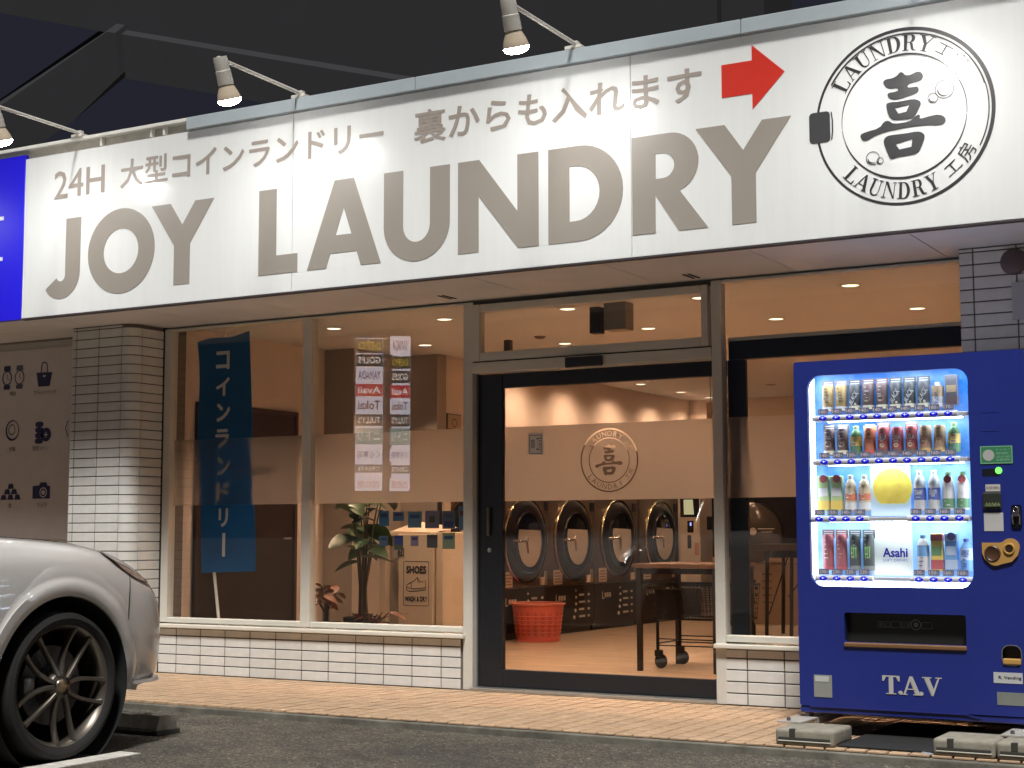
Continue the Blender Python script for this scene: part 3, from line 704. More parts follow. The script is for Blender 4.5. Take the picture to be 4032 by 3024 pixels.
# ------------------------------------------------------------------ vending machine
VX0, VX1, VZ0, VZ1, VY = 5.250, 6.430, .112, 1.934, -1.10
VO = (5.84, -.75, 0)
vm = thing('vending_machine', 'blue drinks vending machine with a lit display beside the door', 'vending machine', VO)
BLUE = mat('machine_blue', (.016,.029,.215), .36, var=.06, vs=3, spec=.5, coat=.25, bump=.05, bs=12)
def vp(mb, name, m, par=None, smooth=False):
    o = mb.obj(name, m, par or vm, smooth)
    if par is None: o.matrix_parent_inverse = Matrix.Translation([-c for c in VO])
    return o
vf = fac(VY)
win = rrect(5.322,6.156,.760,1.857,.070,8); slot = rrect(5.495,6.112,.478,.628,.012,3); coin_ret = rrect(6.282,6.374,.392,.488,.035,5)
vp(plate([rrect(VX0,VX1,VZ0+.035,VZ1,.010,3), win, slot, coin_ret], .03, vf), 'front_door', BLUE)
bodym = MB().box(VX0+.004,VX1-.004,VY+.032,-.34,VZ0+.01,VZ0+.03).box(VX0+.004,VX0+.03,VY+.032,-.34,VZ0+.03,VZ1-.03).box(VX1-.03,VX1-.004,VY+.032,-.34,VZ0+.03,VZ1-.03).box(VX0+.03,VX1-.03,-.36,-.34,VZ0+.03,VZ1-.03)
vp(bodym, 'cabinet', BLUE)
vp(MB().box(VX0+.004,VX1-.004,VY+.032,-.34,VZ1-.03,VZ1-.003), 'top_panel', mat('machine_top_bounce', (.50,.51,.66), .5, var=.1, vs=6))  # unseen top made pale to bounce light onto the pillar and soffit
vp(MB().box(VX0,VX1,VY+.006,VY+.03,VZ0,VZ0+.033,.004), 'kick_plate', BLUE)
vp(plate([[(5.305,.142),(5.305,.147)]+[(5.305+.02*k,.1485-.00002*k) for k in range(2,40)]+[(6.10,.146),(6.17,.135),(6.17,.131),(6.10,.142)]], .004, fac(VY-.003)), 'kick_moulding', mat('moulding_blue', (.03,.035,.22), .25))
# display cavity
SKYP = sky_print_mat()
CAVW = mat('display_white', (.80,.84,.90), .4)
vp(MB().box(5.30,6.18,VY+.170,VY+.180,.745,1.875), 'display_back', SKYP)
for a in ((5.295,5.3005,.745,1.875),(6.1785,6.184,.745,1.875)): vp(MB().box(a[0],a[1],VY+.031,VY+.169,a[2],a[3]), 'display_side', CAVW)
vp(MB().box(5.30,6.18,VY+.031,VY+.169,1.872,1.877), 'display_top', CAVW)
vp(MB().box(5.30,6.18,VY+.031,VY+.169,.740,.745), 'display_floor', CAVW)
LED = emis('display_tube', (.78,.90,1.0), 21.0); LED2 = emis('display_tube_soft', (.80,.90,1.0), 5.0)
vp(MB().box(5.302,5.330,VY+.06,VY+.10,.760,1.860,.004), 'light_tube', LED2)
vp(MB().box(6.166,6.178,VY+.06,VY+.10,.760,1.860,.003), 'light_tube', LED2)
vp(MB().box(5.335,6.160,VY+.035,VY+.06,.747,.772,.003), 'light_tube', LED)
vp(MB().box(5.335,6.160,VY+.040,VY+.070,1.8665,1.8715), 'light_tube', LED)
rows = [(1.620,1.660,[5.398+.0724*k for k in range(10)]), (1.390,1.430,[5.400+.0727*k for k in range(10)]),
        (1.094,1.142,[5.366,5.438,5.510,5.583,5.872,5.945,6.017,6.090]), (.787,.832,[5.382,5.454,5.526,5.598,5.880,5.954,6.026,6.098])]
prices = ['140 140 140 140 140 140 140 140 180 170','140 140 150 140 140 140 140 160 160 150','150 150 140 140 180 180 160 160','230 230 230 230 130 150 160 160']
SHELF = mat('shelf_grey', (.52,.52,.56), .4); BTN = mat('button_blue', (.006,.004,.42), .18, emit=.45, ecol=(.01,.0,.75), coat=.6)
TAG = mat('price_tag_grey', (.22,.21,.30), .5); TAGT = mat('price_ink', (.75,.74,.85), .5); SPK = emis('button_star', (.55,.75,1.0), 2.5)
btn = MB()
btn.lathe([(.0225*cos(k*pi/16), .009*sin(k*pi/16)) for k in range(9)], 20, (0,0,0), (0,-1,0)); btn.v = [(x,y,z*.62) for x,y,z in btn.v]
btn_me = btn.mesh('button'); btn_me.materials.append(BTN)
for p in btn_me.polygons: p.use_smooth = True
star = MB()
for k in range(3): star.box(-.006,.006,-.0102,-.0098,-.0006,.0006) if k == 0 else star.box(-.0006,.0006,-.0102-.0001*k,-.0098,-.0055,.0055) if k == 1 else star.box(-.009,.009,-.0096,-.0092,-.0004,.0004)
star_me = star.mesh('button_light'); star_me.materials.append(SPK)
tag_me = MB().box(-.0275,.0275,-.002,.002,-.0145,.0145).mesh('price_tag'); tag_me.materials.append(TAG)
SYY = VY+.040
for (zs, zt, xs), pr in zip(rows, prices):
    sh = vp(MB().box(5.331,6.165,SYY,SYY+.115,zs,zs+.022,.003), 'shelf', SHELF)
    vp(MB().box(5.40,6.10,SYY+.05,SYY+.075,zs-.005,zs-.0005), 'light_tube', LED)
    groups = [xs] if len(xs) == 10 else [xs[:4], xs[4:]]
    for gq in groups: MB().tube([(gq[0]-.045,SYY-.004,zs+.012),(gq[-1]+.045,SYY-.004,zs+.012)], .0165, 14).obj('button_bar', mat('bar_white', (.66,.66,.70), .35), sh, True)
    for x, p in zip(xs, pr.split()):
        o = bpy.data.objects.new('button', btn_me); link(o, sh); o.location = (x, SYY-.018, zs+.012)
        o2 = bpy.data.objects.new('button_light', star_me); link(o2, sh); o2.location = (x, SYY-.018, zs+.015)
        tg = bpy.data.objects.new('price_tag', tag_me); link(tg, sh); tg.location = (x, SYY-.010, zs+.047)
        mb = MB(); text(mb, p, -.023,.012,-.009,.009, fac(SYY-.0126), .02); text(mb, '円', .014,.023,-.008,.001, fac(SYY-.0126)); pt = mb.obj('price', TAGT, sh); pt.location = (x, 0, zs+.047)
vp(plate([win], .003, fac(VY+.012)), 'display_glass', DGLASS)
# panels between the bottles
vp(plate([rrect(5.605,5.815,1.122,1.380,.006,3)], .004, fac(VY+.150)), 'advert_panel', mat('advert_white', (.66,.80,.92), .4, emit=.35, ecol=(.5,.75,1)))
vp(plate([arc(5.722,1.266,.103,.103,radians(-52),radians(232),40)], .003, fac(VY+.144)), 'sun_print', mat('sun_yellow', (.90,.70,.12), .4, var=.25, vs=9, emit=.25, ecol=(1,.75,.15)))
vp(plate([rrect(5.600,5.815,.815,1.085,.006,3)], .004, fac(VY+.150)), 'advert_panel', mat('advert_pale', (.80,.86,.86), .4, emit=.35, ecol=(.85,.95,.95)))
mb = MB(); text(mb, 'Asahi', 5.662,5.792,.908,.958, fac(VY+.146), .030); vp(mb, 'lettering', mat('advert_blue', (.03,.03,.45), .4))
mb = MB(); text(mb, 'SOFT DRINKS', 5.662,5.792,.886,.901, fac(VY+.146), .005); vp(mb, 'lettering', mat('advert_blue_pale', (.22,.25,.62), .4))
# right hand controls
vp(plate([rect(6.212,6.306,1.534,1.628), rect(6.2135,6.3045,1.5355,1.6265)], .001, fac(VY-.0012)), 'access_panel', mat('panel_line', (.02,.025,.20), .4))
gp = vp(MB().box(6.207,6.364,VY-.003,VY-.0003,1.372,1.461), 'notice_plate', mat('notice_green', (.045,.22,.10), .4))
GLN = mat('notice_pale_green', (.30,.52,.38), .5)
plate([rect(6.209,6.362,1.374,1.459), rect(6.212,6.359,1.377,1.456)], 0, fac(VY-.0036)).obj('border', GLN, gp)
plate([circ(6.248,1.415,.028,30)], 0, fac(VY-.0038)).obj('seal', mat('seal_grey', (.42,.42,.42), .5), gp)
for i, (b, z0) in enumerate((('あ・い・あ・て', 1.436),('自動販売機連絡先', 1.418),('お問い合わせ番号', 1.401),('設置場所', 1.386))):
    mb = MB(); text(mb, b, 6.285,6.352 if i != 1 else 6.345,z0,z0+.011, fac(VY-.0038)); mb.obj('lettering', GLN, gp)
vp(MB().box(6.214,6.300,VY-.001,VY+.002,1.312,1.348), 'display_strip', mat('lcd_dark', (.012,.012,.018), .3))
vp(MB().lathe([(0,.006),(.010,.005),(.0165,.0)], 20, (6.294,VY-.0015,1.339), (0,-1,0)), 'indicator', emis('green_led', (.12,1.0,.08), 3.0), None, True)
st = vp(MB().box(6.228,6.299,VY-.002,VY-.0004,1.237,1.271), 'sticker', mat('sticker_grey', (.55,.52,.48), .5))
mb = MB(); text(mb, '¥1000', 6.232,6.262,1.246,1.262, fac(VY-.0026)); text(mb, '使用中止', 6.266,6.296,1.246,1.262, fac(VY-.0026)); mb.obj('lettering', mat('ink_black', (.03,.03,.03), .5), st)
bn = vp(MB().box(6.214,6.304,VY-.014,VY-.0005,1.148,1.232,.006), 'bill_slot', mat('slot_plastic', (.03,.033,.026), .4))
MB().box(6.226,6.300,VY-.020,VY-.0145,1.160,1.172,.002).obj('slot_lip', mat('slot_green', (.10,.14,.06), .4), bn)
for k in range(5): plate([[(6.230+.014*k,1.176),(6.240+.014*k,1.176),(6.235+.014*k,1.182)]], 0, fac(VY-.0146)).obj('arrow', mat('slot_arrow', (.28,.42,.16), .5), bn)
vp(MB().box(6.216,6.309,VY-.002,VY-.0004,1.042,1.132), 'notice_sheet', mat('sheet_white', (.50,.50,.50), .5, var=.05))
lk = vp(MB().box(6.350,6.398,VY-.008,VY-.0005,1.060,1.168,.010), 'lock', mat('lock_black', (.015,.015,.017), .3))
CHR = mat('lock_chrome', (.65,.62,.60), .15, 1.0)
MB().lathe([(0,.022),(.013,.022),(.016,.016),(.018,0)], 20, (6.374,VY-.008,1.125), (0,-1,0)).obj('lock_barrel', CHR, lk, True)
MB().tube([(6.358,VY-.012,1.075),(6.356,VY-.020,1.11),(6.362,VY-.020,1.15),(6.374,VY-.016,1.160),(6.386,VY-.020,1.15),(6.391,VY-.020,1.11),(6.388,VY-.012,1.075)], .0042, 8).obj('lock_shackle', CHR, lk, True)
OCH = mat('coin_ochre', (.50,.285,.085), .38, var=.06, vs=8)
cs = vp(plate([[(6.204,.985),(6.290,.985)]+arc(6.340,.962,.044,.044,radians(140),radians(-20),14)+[(6.375,.925),(6.345,.893)]+arc(6.268,.918,.045,.045,radians(-60),radians(-120),6)+[(6.216,.905),(6.204,.935)]], .012, fac(VY-.0125)), 'coin_panel', OCH)
MB().lathe([(0,.002),(.030,.003),(.034,.006),(.038,.004),(.040,0)], 26, (6.254,VY-.0125,.932), (0,-1,0)).obj('coin_dish', mat('dish_brown', (.075,.035,.018), .35), cs, True)
MB().lathe([(0,.001),(.018,.002),(.021,.008),(.026,.008),(.029,0)], 24, (6.335,VY-.0125,.955), (0,-1,0)).obj('coin_slot_ring', OCH, cs, True)
MB().lathe([(0,.0035),(.0185,.0035)], 20, (6.335,VY-.0125,.955), (0,-1,0)).obj('coin_slot', mat('dish_dark', (.035,.02,.014), .4), cs)
# dispensing bay
vp(MB().box(5.485,6.122,VY+.06,VY+.07,.465,.640), 'flap', mat('flap_smoke', (.020,.022,.020), .22, spec=.5))
vp(MB().box(5.485,6.122,VY+.0305,VY+.06,.628,.640), 'bay_top', mat('bay_black', (.012,.012,.014), .5))
vp(MB().box(5.485,5.495,VY+.0305,VY+.06,.455,.640), 'bay_side', MAT['bay_black']); vp(MB().box(6.112,6.122,VY+.0305,VY+.06,.455,.640), 'bay_side', MAT['bay_black'])
vp(MB().box(5.493,6.114,VY-.012,VY+.055,.453,.477,.005), 'bay_lip', mat('lip_brown', (.20,.105,.045), .4))
FG = mat('flap_mark', (.25,.28,.27), .5)
for i, (a, b) in enumerate(((5.655,5.718),(5.722,5.768),(5.772,5.820),(5.876,5.930))):
    pm = vp(plate([rect(a,b,.553,.585), rect(a+.002,b-.002,.555,.583)], 0, fac(VY+.0594)), 'flap_sticker', FG)
mb = MB(); text(mb, '取出口', 5.662,5.712,.558,.580, fac(VY+.0592)); text(mb, '注意', 5.776,5.816,.559,.579, fac(VY+.0592)); vp(mb, 'lettering', FG)
vp(plate([circ(5.848,.571,.027,28), circ(5.848,.571,.022,28)], 0, fac(VY+.0590)), 'flap_sticker', FG); vp(plate([circ(5.848,.571,.013,20)], 0, fac(VY+.0590)), 'flap_sticker', FG)
vp(MB().box(6.276,6.380,VY+.045,VY+.05,.385,.495), 'coin_return', mat('return_dark', (.03,.022,.018), .4))
vp(plate([rrect(6.279,6.377,.389,.491,.038,6), rrect(6.284,6.372,.394,.486,.034,6)], .004, fac(VY-.004)), 'coin_return_rim', mat('rim_steel', (.30,.30,.33), .3, .7))
vp(MB().box(6.285,6.371,VY-.010,VY+.03,.395,.424,.006), 'coin_return_cup', OCH)
mb = MB()
xq = 5.683
for ch, wd in (('T',.104),('.',.02),('A',.104),('.',.02),('V',.10)):
    w, stt = SERIF[ch]; h = .092
    def place(u, v, xq=xq, h=h): return (xq+u*h*(1.05 if ch != '.' else 1.0), .226+v*h)
    serif(mb, ch, place, fac(VY-.0012)); serif(mb, ch, lambda u, v: (place(u,v)[0]+.0045, place(u,v)[1]), fac(VY-.0030)); xq += {'T':.080,'.':.021,'A':.083,'V':.10}[ch]
vp(mb, 'lettering', mat('print_grey', (.50,.49,.47), .5))
lb = vp(MB().box(5.328,5.424,VY-.003,VY-.0004,.193,.306), 'rating_plate', mat('plate_grey', (.27,.28,.26), .5))
MB().box(5.335,5.408,VY-.0045,VY-.0032,.272,.300).obj('rating_label', mat('label_pale', (.52,.53,.52), .5), lb)
vs_ = vp(MB().box(6.238,6.376,VY-.002,VY-.0004,.305,.357), 'sticker', mat('sticker_white', (.50,.51,.52), .5))
mb = MB(); text(mb, 'R. Vending', 6.262,6.370,.322,.340, fac(VY-.0026), .01); mb.obj('lettering', MAT['ink_black'], vs_)
vp(MB().box(6.252,6.40,VY-.002,VY-.0004,.200,.262), 'sticker', mat('sticker_green_grey', (.19,.21,.19), .6, var=.1))
for x in (VX0+.04, VX1-.06):
    for y in (VY+.06, -.42): vp(MB().tube([(x,y,.082),(x,y,VZ0+.012)], .011, 10), 'foot', mat('foot_rust', (.16,.07,.045), .7))
# steel rails and concrete blocks under it
RL = mat('rail_steel', (.48,.46,.43), .5, .3, var=.12, vs=9)
def rail(x, label):
    t = thing('steel_rail', label, 'rail', (x,-.8,.081), 0, 'steel rails under the vending machine')
    MB().box(-.065,.065,-.54,.52,0,.007).obj('flange', RL, t); MB().box(.06,.066,-.30,.52,-.03,.0).obj('web', RL, t)
    for yy in (-.49,): MB().lathe([(0,.018),(.010,.016),(.012,0)], 6, (-.02,yy,.007), (0,0,1)).obj('bolt', mat('bolt_grey', (.20,.20,.22), .4, .7), t)
rail(5.275, 'pale steel channel under the left feet of the vending machine'); rail(6.38, 'steel channel under the right feet of the vending machine')
CBLK = mat('base_block', (.25,.232,.185), .85, var=.22, vs=16, bump=.5, bs=70)
def block(x0, w, label):
    y0, d, h = STEP_Y+.012, .30, .079
    t = thing('concrete_block', label, 'concrete block', (x0+w/2, y0+d/2, 0), 0, 'concrete base blocks under the vending machine')
    b = bmesh.new(); bmesh.ops.create_cube(b, size=1)
    for v in b.verts: v.co = (v.co.x*w, v.co.y*d, (v.co.z+.5)*h)
    bmesh.ops.bevel(b, geom=[e for e in b.edges], offset=.018, segments=3, affect='EDGES', profile=.6)
    MB().bm(b).obj('block', CBLK, t, True)
    MB().box(-w/2+.016,w/2-.016,-d/2-.0028,-d/2+.01,.026,.040,.002).obj('groove_band', mat('band_dark', (.05,.047,.04), .9), t)
    MB().box(-w/2+.014,w/2-.014,-d/2-.0045,-d/2+.01,.0185,.0245,.002).obj('groove_edge', mat('band_pale', (.50,.48,.42), .8), t)
    nt2 = MB().box(-.075,-.045,-d/2-.003,-d/2+.02,.042,.0795).obj('notch', mat('notch_dark', (.05,.045,.04), .9), t)
    MB().lathe([(0,.010),(.007,.009),(.010,0)], 8, (-.06,-d/2+.010,.073), (0,0,1)).obj('bolt', MAT['bolt_grey'], t, True)
block(5.277, .295, 'concrete base block under the left front foot of the vending machine')
block(6.050, .284, 'left concrete block of the pair under the right front foot')
block(6.340, .284, 'right concrete block of the pair cut by the photo edge')
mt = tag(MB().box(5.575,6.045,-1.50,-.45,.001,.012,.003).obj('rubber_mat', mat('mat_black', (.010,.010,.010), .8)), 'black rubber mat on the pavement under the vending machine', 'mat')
lit = MB().box(-.03,.03,-.012,.012,0,.004).obj('litter_scrap', mat('foil_scrap', (.75,.75,.78), .25, .6)); lit.location = (6.02,STEP_Y+.03,.002); lit.rotation_euler = (.1,.05,-.3)
tag(lit, 'small bright scrap of litter beside the concrete block pair', 'litter')

# sample drinks on the shelves
def C(name, r, g, b): return mat('sample_'+name, tuple(.80*c+.13 for c in srgb(r,g,b)), .35)
CW = C('white',235,235,235); CB = C('black',28,28,38); CN = C('brown',96,48,40); CR = C('red',190,36,46); CG = C('green',62,140,70); CY = C('yellow',240,205,60); CO = C('orange',225,110,40); CBL = C('blue',30,80,190); CLB = C('skyblue',90,165,230); CPK = C('pink_red',200,80,95); CDG = C('dark_green',30,52,48); CTN = C('tan',196,160,112); CPL = C('pale_green',185,210,130); CGO = C('gold',215,175,90)
ORD = ['first','second','third','fourth','fifth','sixth','seventh','eighth','ninth','tenth']
SHN = ['top shelf','second shelf','third shelf','bottom shelf']
SY0 = VY+.115
def base_sample(kind, x, z, row, idx, label, right=False):
    pos = ('%s from the right' % ORD[right-1]) if right else ('%s from the left' % ORD[idx])
    return thing(kind, '%s, %s on the %s' % (label, pos, SHN[row]), kind.replace('_',' ').replace('drink ',''), (x, SY0, z), 0, 'sample drinks in the vending machine display')
def fine_print(t, h, r, zz, m):
    """small lines of print wrapped on the front of a sample"""
    mb = MB()
    for k in range(5):
        a = random.uniform(-.016,-.004)*r/.03; b = a+random.uniform(.006,.024)*r/.03; z0 = h*(zz[0]+(zz[1]-zz[0])*(k+random.uniform(.1,.5))/5); b = min(b, r*.62)
        pts = [a+(b-a)*i/4 for i in range(5)]
        mb.add([(u, -math.sqrt((r+.0022)**2-u*u), z) for z in (z0, z0+random.uniform(.0025,.006)) for u in pts], [(i,i+1,i+6,i+5) for i in range(4)])
    mb.obj('fine_print', m, t)
def can(x, z, row, idx, label, body, head, low=None, word=None, wcol=None, extra=None, h=.138, r=.0305, hh=.026, right=0):
    t = base_sample('drink_can', x, z, row, idx, label, right)
    MB().lathe([(0,0),(r-.004,0),(r,.006),(r,h-.012),(r-.005,h),(0,h)], 20).obj('body', body, t, True)
    if low: MB().lathe([(r+.0006,.003),(r+.0006,.024)], 20).obj('label_band', low, t, True)
    if head: MB().box(-.033,.033,.005,.009,h-.02,h+hh).obj('header_card', head, t)
    if head:
        mb = MB()
        for k in range(2): mb.box(-.024,.024,.0042,.0048,h+.003+k*.011,h+.008+k*.011)
        mb.obj('card_print', C('print',205,205,210), t)
    if word:
        mb = MB()
        if word == 'BLACK': text(mb, word, -.040,.040,h*.36,h*.60, lambda u,v,w: (u*.72, -math.sqrt(max(1e-9,(r+.0012)**2-(u*.72)**2))+w, v), .03, rot=radians(52))
        else:
            wz = .5
            text(mb, word, -.022,.022,h*.52,h*.70, lambda u,v,w: (u, -math.sqrt((r+.0012)**2-u*u)+w, v), .03)
        mb.obj('lettering', wcol or CW, t)
    if word != 'BLACK': fine_print(t, h, r, (.30,.92), CW if body in (CB, CN, CR, CDG, CPK) else CN)
    if extra: extra(t, h, r)
    return t
def dot(m, zc, rr, xo=0): 
    def f(t, h, r): plate([circ(xo,h*zc,rr,18)], 0, lambda u,v,w: (u, -math.sqrt(max(1e-6,(r+.0015)**2-u*u)), v)).obj('print', m, t)
    return f
def claws(m):
    def f(t, h, r):
        for dx in (-.011,0,.011): plate([[(dx-.003,h*.66),(dx+.004,h*.68),(dx+.0025,h*.5),(dx+.003,h*.38),(dx,h*.30),(dx-.002,h*.42)]], 0, lambda u,v,w: (u, -math.sqrt((r+.0015)**2-u*u), v)).obj('claw_mark', m, t)
    return f
def bottle(x, z, row, idx, label, body, lab, cap, h=.185, r=.0305, word=None, wcol=None, badge=None, right=0, lz=(.30,.62), low=None):
    t = base_sample('drink_bottle', x, z, row, idx, label, right)
    MB().lathe([(0,0),(r-.003,0),(r,.006),(r,h*.66),(r*.86,h*.76),(r*.5,h*.88),(r*.42,h*.90)], 20).obj('body', body, t, True)
    MB().lathe([(r*.45,h*.895),(r*.48,h*.90),(r*.48,h*.985),(r*.40,h),(0,h)], 16).obj('cap', cap, t, True)
    MB().lathe([(r+.0006,h*lz[0]),(r+.0006,h*lz[1])], 20).obj('label', lab, t, True)
    if low: MB().lathe([(r+.0006,h*.04),(r+.0006,h*.24)], 20).obj('label_band', low, t, True)
    fine_print(t, h, r, (.10,.62), CW if lab in (CBL,CG,CO) else CBL)
    if badge: plate([circ(.004,h*.80,.020,22)], .001, fac(-r-.004)).obj('badge', badge, t)
    if word:
        mb = MB(); ws = word.split(); n = len(ws)
        for k, wq in enumerate(ws): text(mb, wq, -.019,.019,h*(lz[1]-.04)-(k+1)*.014,h*(lz[1]-.04)-k*.014-.002, lambda u,v,w: (u, -math.sqrt((r+.0014)**2-u*u)+w, v), .02)
        mb.obj('lettering', wcol or CW, t)
    return t
def carton(x, z, row, idx, label, body, top, low, h=.17, w=.060, right=0, badge=None, mid=None):
    t = base_sample('drink_carton', x, z, row, idx, label, right)
    MB().box(-w/2,w/2,-.02,.02,0,h,.003).obj('body', body, t); MB().box(-w/2-.0006,w/2+.0006,-.0206,.0206,h*.80,h*.97).obj('label_band', top, t); MB().box(-w/2-.0006,w/2+.0006,-.0206,.0206,h*.05,h*.30).obj('label_band', low, t)
    if mid: MB().box(-w/2+.006,w/2-.006,-.0212,-.0195,h*.42,h*.66).obj('label', mid, t)
    if badge: plate([circ(.004,h*.92,.021,22)], .001, fac(-.026)).obj('badge', badge, t)
    return t
X = rows[0][2]; z = rows[0][0]+.054
for i in (0,1): can(X[i], z, 0, i, 'tall gold and white coffee can', CGO, C('grey_head',110,100,120), CW, extra=dot(CW,.55,.018))
for i in (2,5,6,7): can(X[i], z, 0, i, 'black coffee can lettered BLACK', CB, CB, C('cream',238,232,205), 'BLACK', CW, extra=dot(C('cream',238,232,205),.24,.006,.010))
for i in (3,4): can(X[i], z, 0, i, 'red and brown coffee can', CN, CN, C('cream',238,232,205), None, None, extra=dot(CTN,.42,.017))
bottle(X[8], z, 0, 8, 'white and tan latte bottle', CW, CTN, CW, h=.128, lz=(.42,.85))
carton(X[9], z+.006, 0, 9, 'dark grey cafe carton', C('slate',70,66,80), C('slate',70,66,80), CN, h=.155, mid=CTN)
X = rows[1][2]; z = rows[1][0]+.052
for i in (0,1): can(X[i], z, 1, i, 'dark brown coffee can', CN, CB, C('cream',238,232,205), None, None, extra=dot(CTN,.42,.017))
bottle(X[2], z, 1, 2, 'green bottle of lemon drink', CG, CY, CPL, h=.15)
can(X[3], z, 1, 3, 'orange and yellow tomato juice can', CO, CY, C('tomato',225,70,40), None, None, extra=dot(CY,.75,.016), hh=.012)
for i in (4,5,6): can(X[i], z, 1, i, 'red cola can lettered COLA', CR, CN if i != 5 else None, CN, 'COLA', CW, extra=dot(C('star',205,190,130),.32,.012))
for i in (7,8): can(X[i], z, 1, i, 'tan soup can with a red ring', CTN, None, CGO, None, None, extra=dot(CR,.42,.021), h=.14)
bottle(X[9], z, 1, 9, 'green and yellow lemon bottle', CG, CY, CPL, h=.15)
X = rows[2][2]; z = rows[2][0]+.054
for i in (0,1): carton(X[i], z, 2, i, 'pale green tea carton with a red badge', CPL, CPL, CY, h=.185, badge=CR, mid=CW)
for i in (2,3): bottle(X[i], z, 2, i, 'orange labelled barley tea bottle', C('tea',226,200,160), CO, CW, h=.188, lz=(.30,.48), low=CW)
for i in (4,5): bottle(X[i], z, 2, i, 'white sports drink bottle with blue label', CW, CBL, CW, h=.205, word='POCARI SWEAT', right=8-i, lz=(.26,.56))
for i in (6,7): bottle(X[i], z, 2, i, 'white and green tea bottle with red badge', CW, CG, CG, h=.195, badge=CR, right=8-i, lz=(.06,.30))
X = rows[3][2]; z = rows[3][0]+.054
for i in (0,1): can(X[i], z, 3, i, 'tall red energy drink can', CPK, CN, CR, None, None, h=.185, r=.029, extra=claws(C('dark_red',150,40,55)))
for i in (2,3): can(X[i], z, 3, i, 'tall black energy can with green claw marks', CDG, CDG, C('steel',130,140,140), None, None, h=.185, r=.029, extra=claws(C('claw_green',120,215,90)))
bottle(X[4], z, 3, 4, 'water bottle with sky blue label', CW, CLB, CLB, h=.185, right=4, lz=(.40,.70))
carton(X[5], z, 3, 5, 'yellow and red lemon tea carton', CY, CR, CR, h=.19, right=3, mid=CG)
carton(X[6], z, 3, 6, 'pale blue drink carton with a purple badge', CLB, C('ice',185,210,240), C('ice',185,210,240), h=.19, right=2, badge=C('violet',90,80,160), mid=C('ice',185,210,240))
bottle(X[7], z, 3, 7, 'light blue soda bottle under a red card', CLB, C('ice',185,210,240), CBL, h=.165, right=1, word='ZERO SODA', wcol=CBL, lz=(.34,.70))
# ------------------------------------------------------------------ parked car (nose towards the shop)
CARX = 1.445
car = thing('parked_car', 'pale grey car parked nose in at the left, front wheel turned', 'car', (CARX,-4.9,ASZ))
car['label'] = 'pale grey car parked nose in at the left edge'
PAINTC = mat('car_paint', (.54,.52,.50), .26, coat=1.0, spec=.5)
PAINTC.node_tree.nodes['Principled BSDF'].inputs['Coat Roughness'].default_value = .02
BLK = mat('car_black_trim', (.012,.012,.013), .45); 
def cp(mb, name, m, par=None, smooth=True, angle=45):
    o = mb.obj(name, m, par or car, smooth, angle=angle)
    if par is None: o.matrix_parent_inverse = Matrix.Translation((-CARX,4.9,-ASZ))
    return o
# stations: y, half width, bottom, shoulder z, centre crown z
ST = [(-2.505,.40,.34,.60,.63),(-2.525,.60,.30,.64,.67),(-2.57,.735,.27,.69,.735),(-2.64,.820,.25,.745,.80),(-2.72,.872,.235,.795,.86),(-2.82,.908,.225,.855,.915),(-2.95,.922,.215,.915,.965),(-3.10,.938,.21,.957,1.00),
      (-3.28,.945,.205,.983,1.025),(-3.50,.948,.205,.998,1.045),(-3.75,.948,.205,1.010,1.06),(-4.05,.945,.205,1.022,1.075),(-4.40,.942,.205,1.035,1.09),(-4.9,.940,.205,1.045,1.10),(-5.5,.942,.205,1.055,1.10),
      (-6.1,.948,.21,1.065,1.10),(-6.6,.940,.24,1.06,1.10),(-6.95,.90,.30,1.02,1.06),(-7.15,.80,.36,.96,1.00),(-7.22,.55,.42,.88,.92)]
def section(U, zb, zs, zc):
    h = zs-zb
    return [(0,zb),(U*.55,zb),(U*.86,zb+.005),(U*.955,zb+h*.07),(U*.985,zb+h*.22),(U,zb+h*.42),(U*.998,zb+h*.62),(U*.985,zb+h*.80),(U*.950,zb+h*.93),(U*.875,zs+.004),(U*.74,zs+(zc-zs)*.42),(U*.45,zs+(zc-zs)*.86),(0,zc)]
def car_body():
    m = MB(); K = 13
    for (y,U,zb,zs,zc) in ST:
        s = section(U,zb,zs,zc)
        ring = [(CARX+u,y,z) for u,z in s]+[(CARX-u,y,z) for u,z in s[-2:0:-1]]
        m.v += ring
    n = 2*K-2
    for i in range(len(ST)-1):
        for k in range(n): m.f.append((i*n+k,(i+1)*n+k,(i+1)*n+(k+1)%n,i*n+(k+1)%n))
    m.f.append(tuple(range(n))); e = (len(ST)-1)*n; m.f.append(tuple(e+k for k in reversed(range(n))))
    b = m.obj('body_cage', PAINTC)
    sub = b.modifiers.new('sub','SUBSURF'); sub.levels = 3; sub.render_levels = 3
    cut = MB()
    for yy in (-3.43,-6.25):
        for sx in (1,-1):
            xx = CARX+sx*.62; a, c = sorted((xx, CARX+sx*1.2)); cut.lathe([(0,a),(.432,a),(.432,c),(0,c)], 64, (0,yy,.305), (1,0,0))
    co = cut.obj('cutter', None); shade(co, 30)
    bo = b.modifiers.new('cut','BOOLEAN'); bo.operation = 'DIFFERENCE'; bo.object = co; bo.solver = 'EXACT'
    dg = bpy.context.evaluated_depsgraph_get(); me = bpy.data.meshes.new_from_object(b.evaluated_get(dg))
    me.name = 'body'; bpy.data.objects.remove(b); bpy.data.objects.remove(co)
    me.materials.clear(); me.materials.append(PAINTC)
    o = bpy.data.objects.new('body', me); link(o, car); o.matrix_parent_inverse = Matrix.Translation((-CARX,4.9,-ASZ)); shade(o, 38)
    return o
car_body()
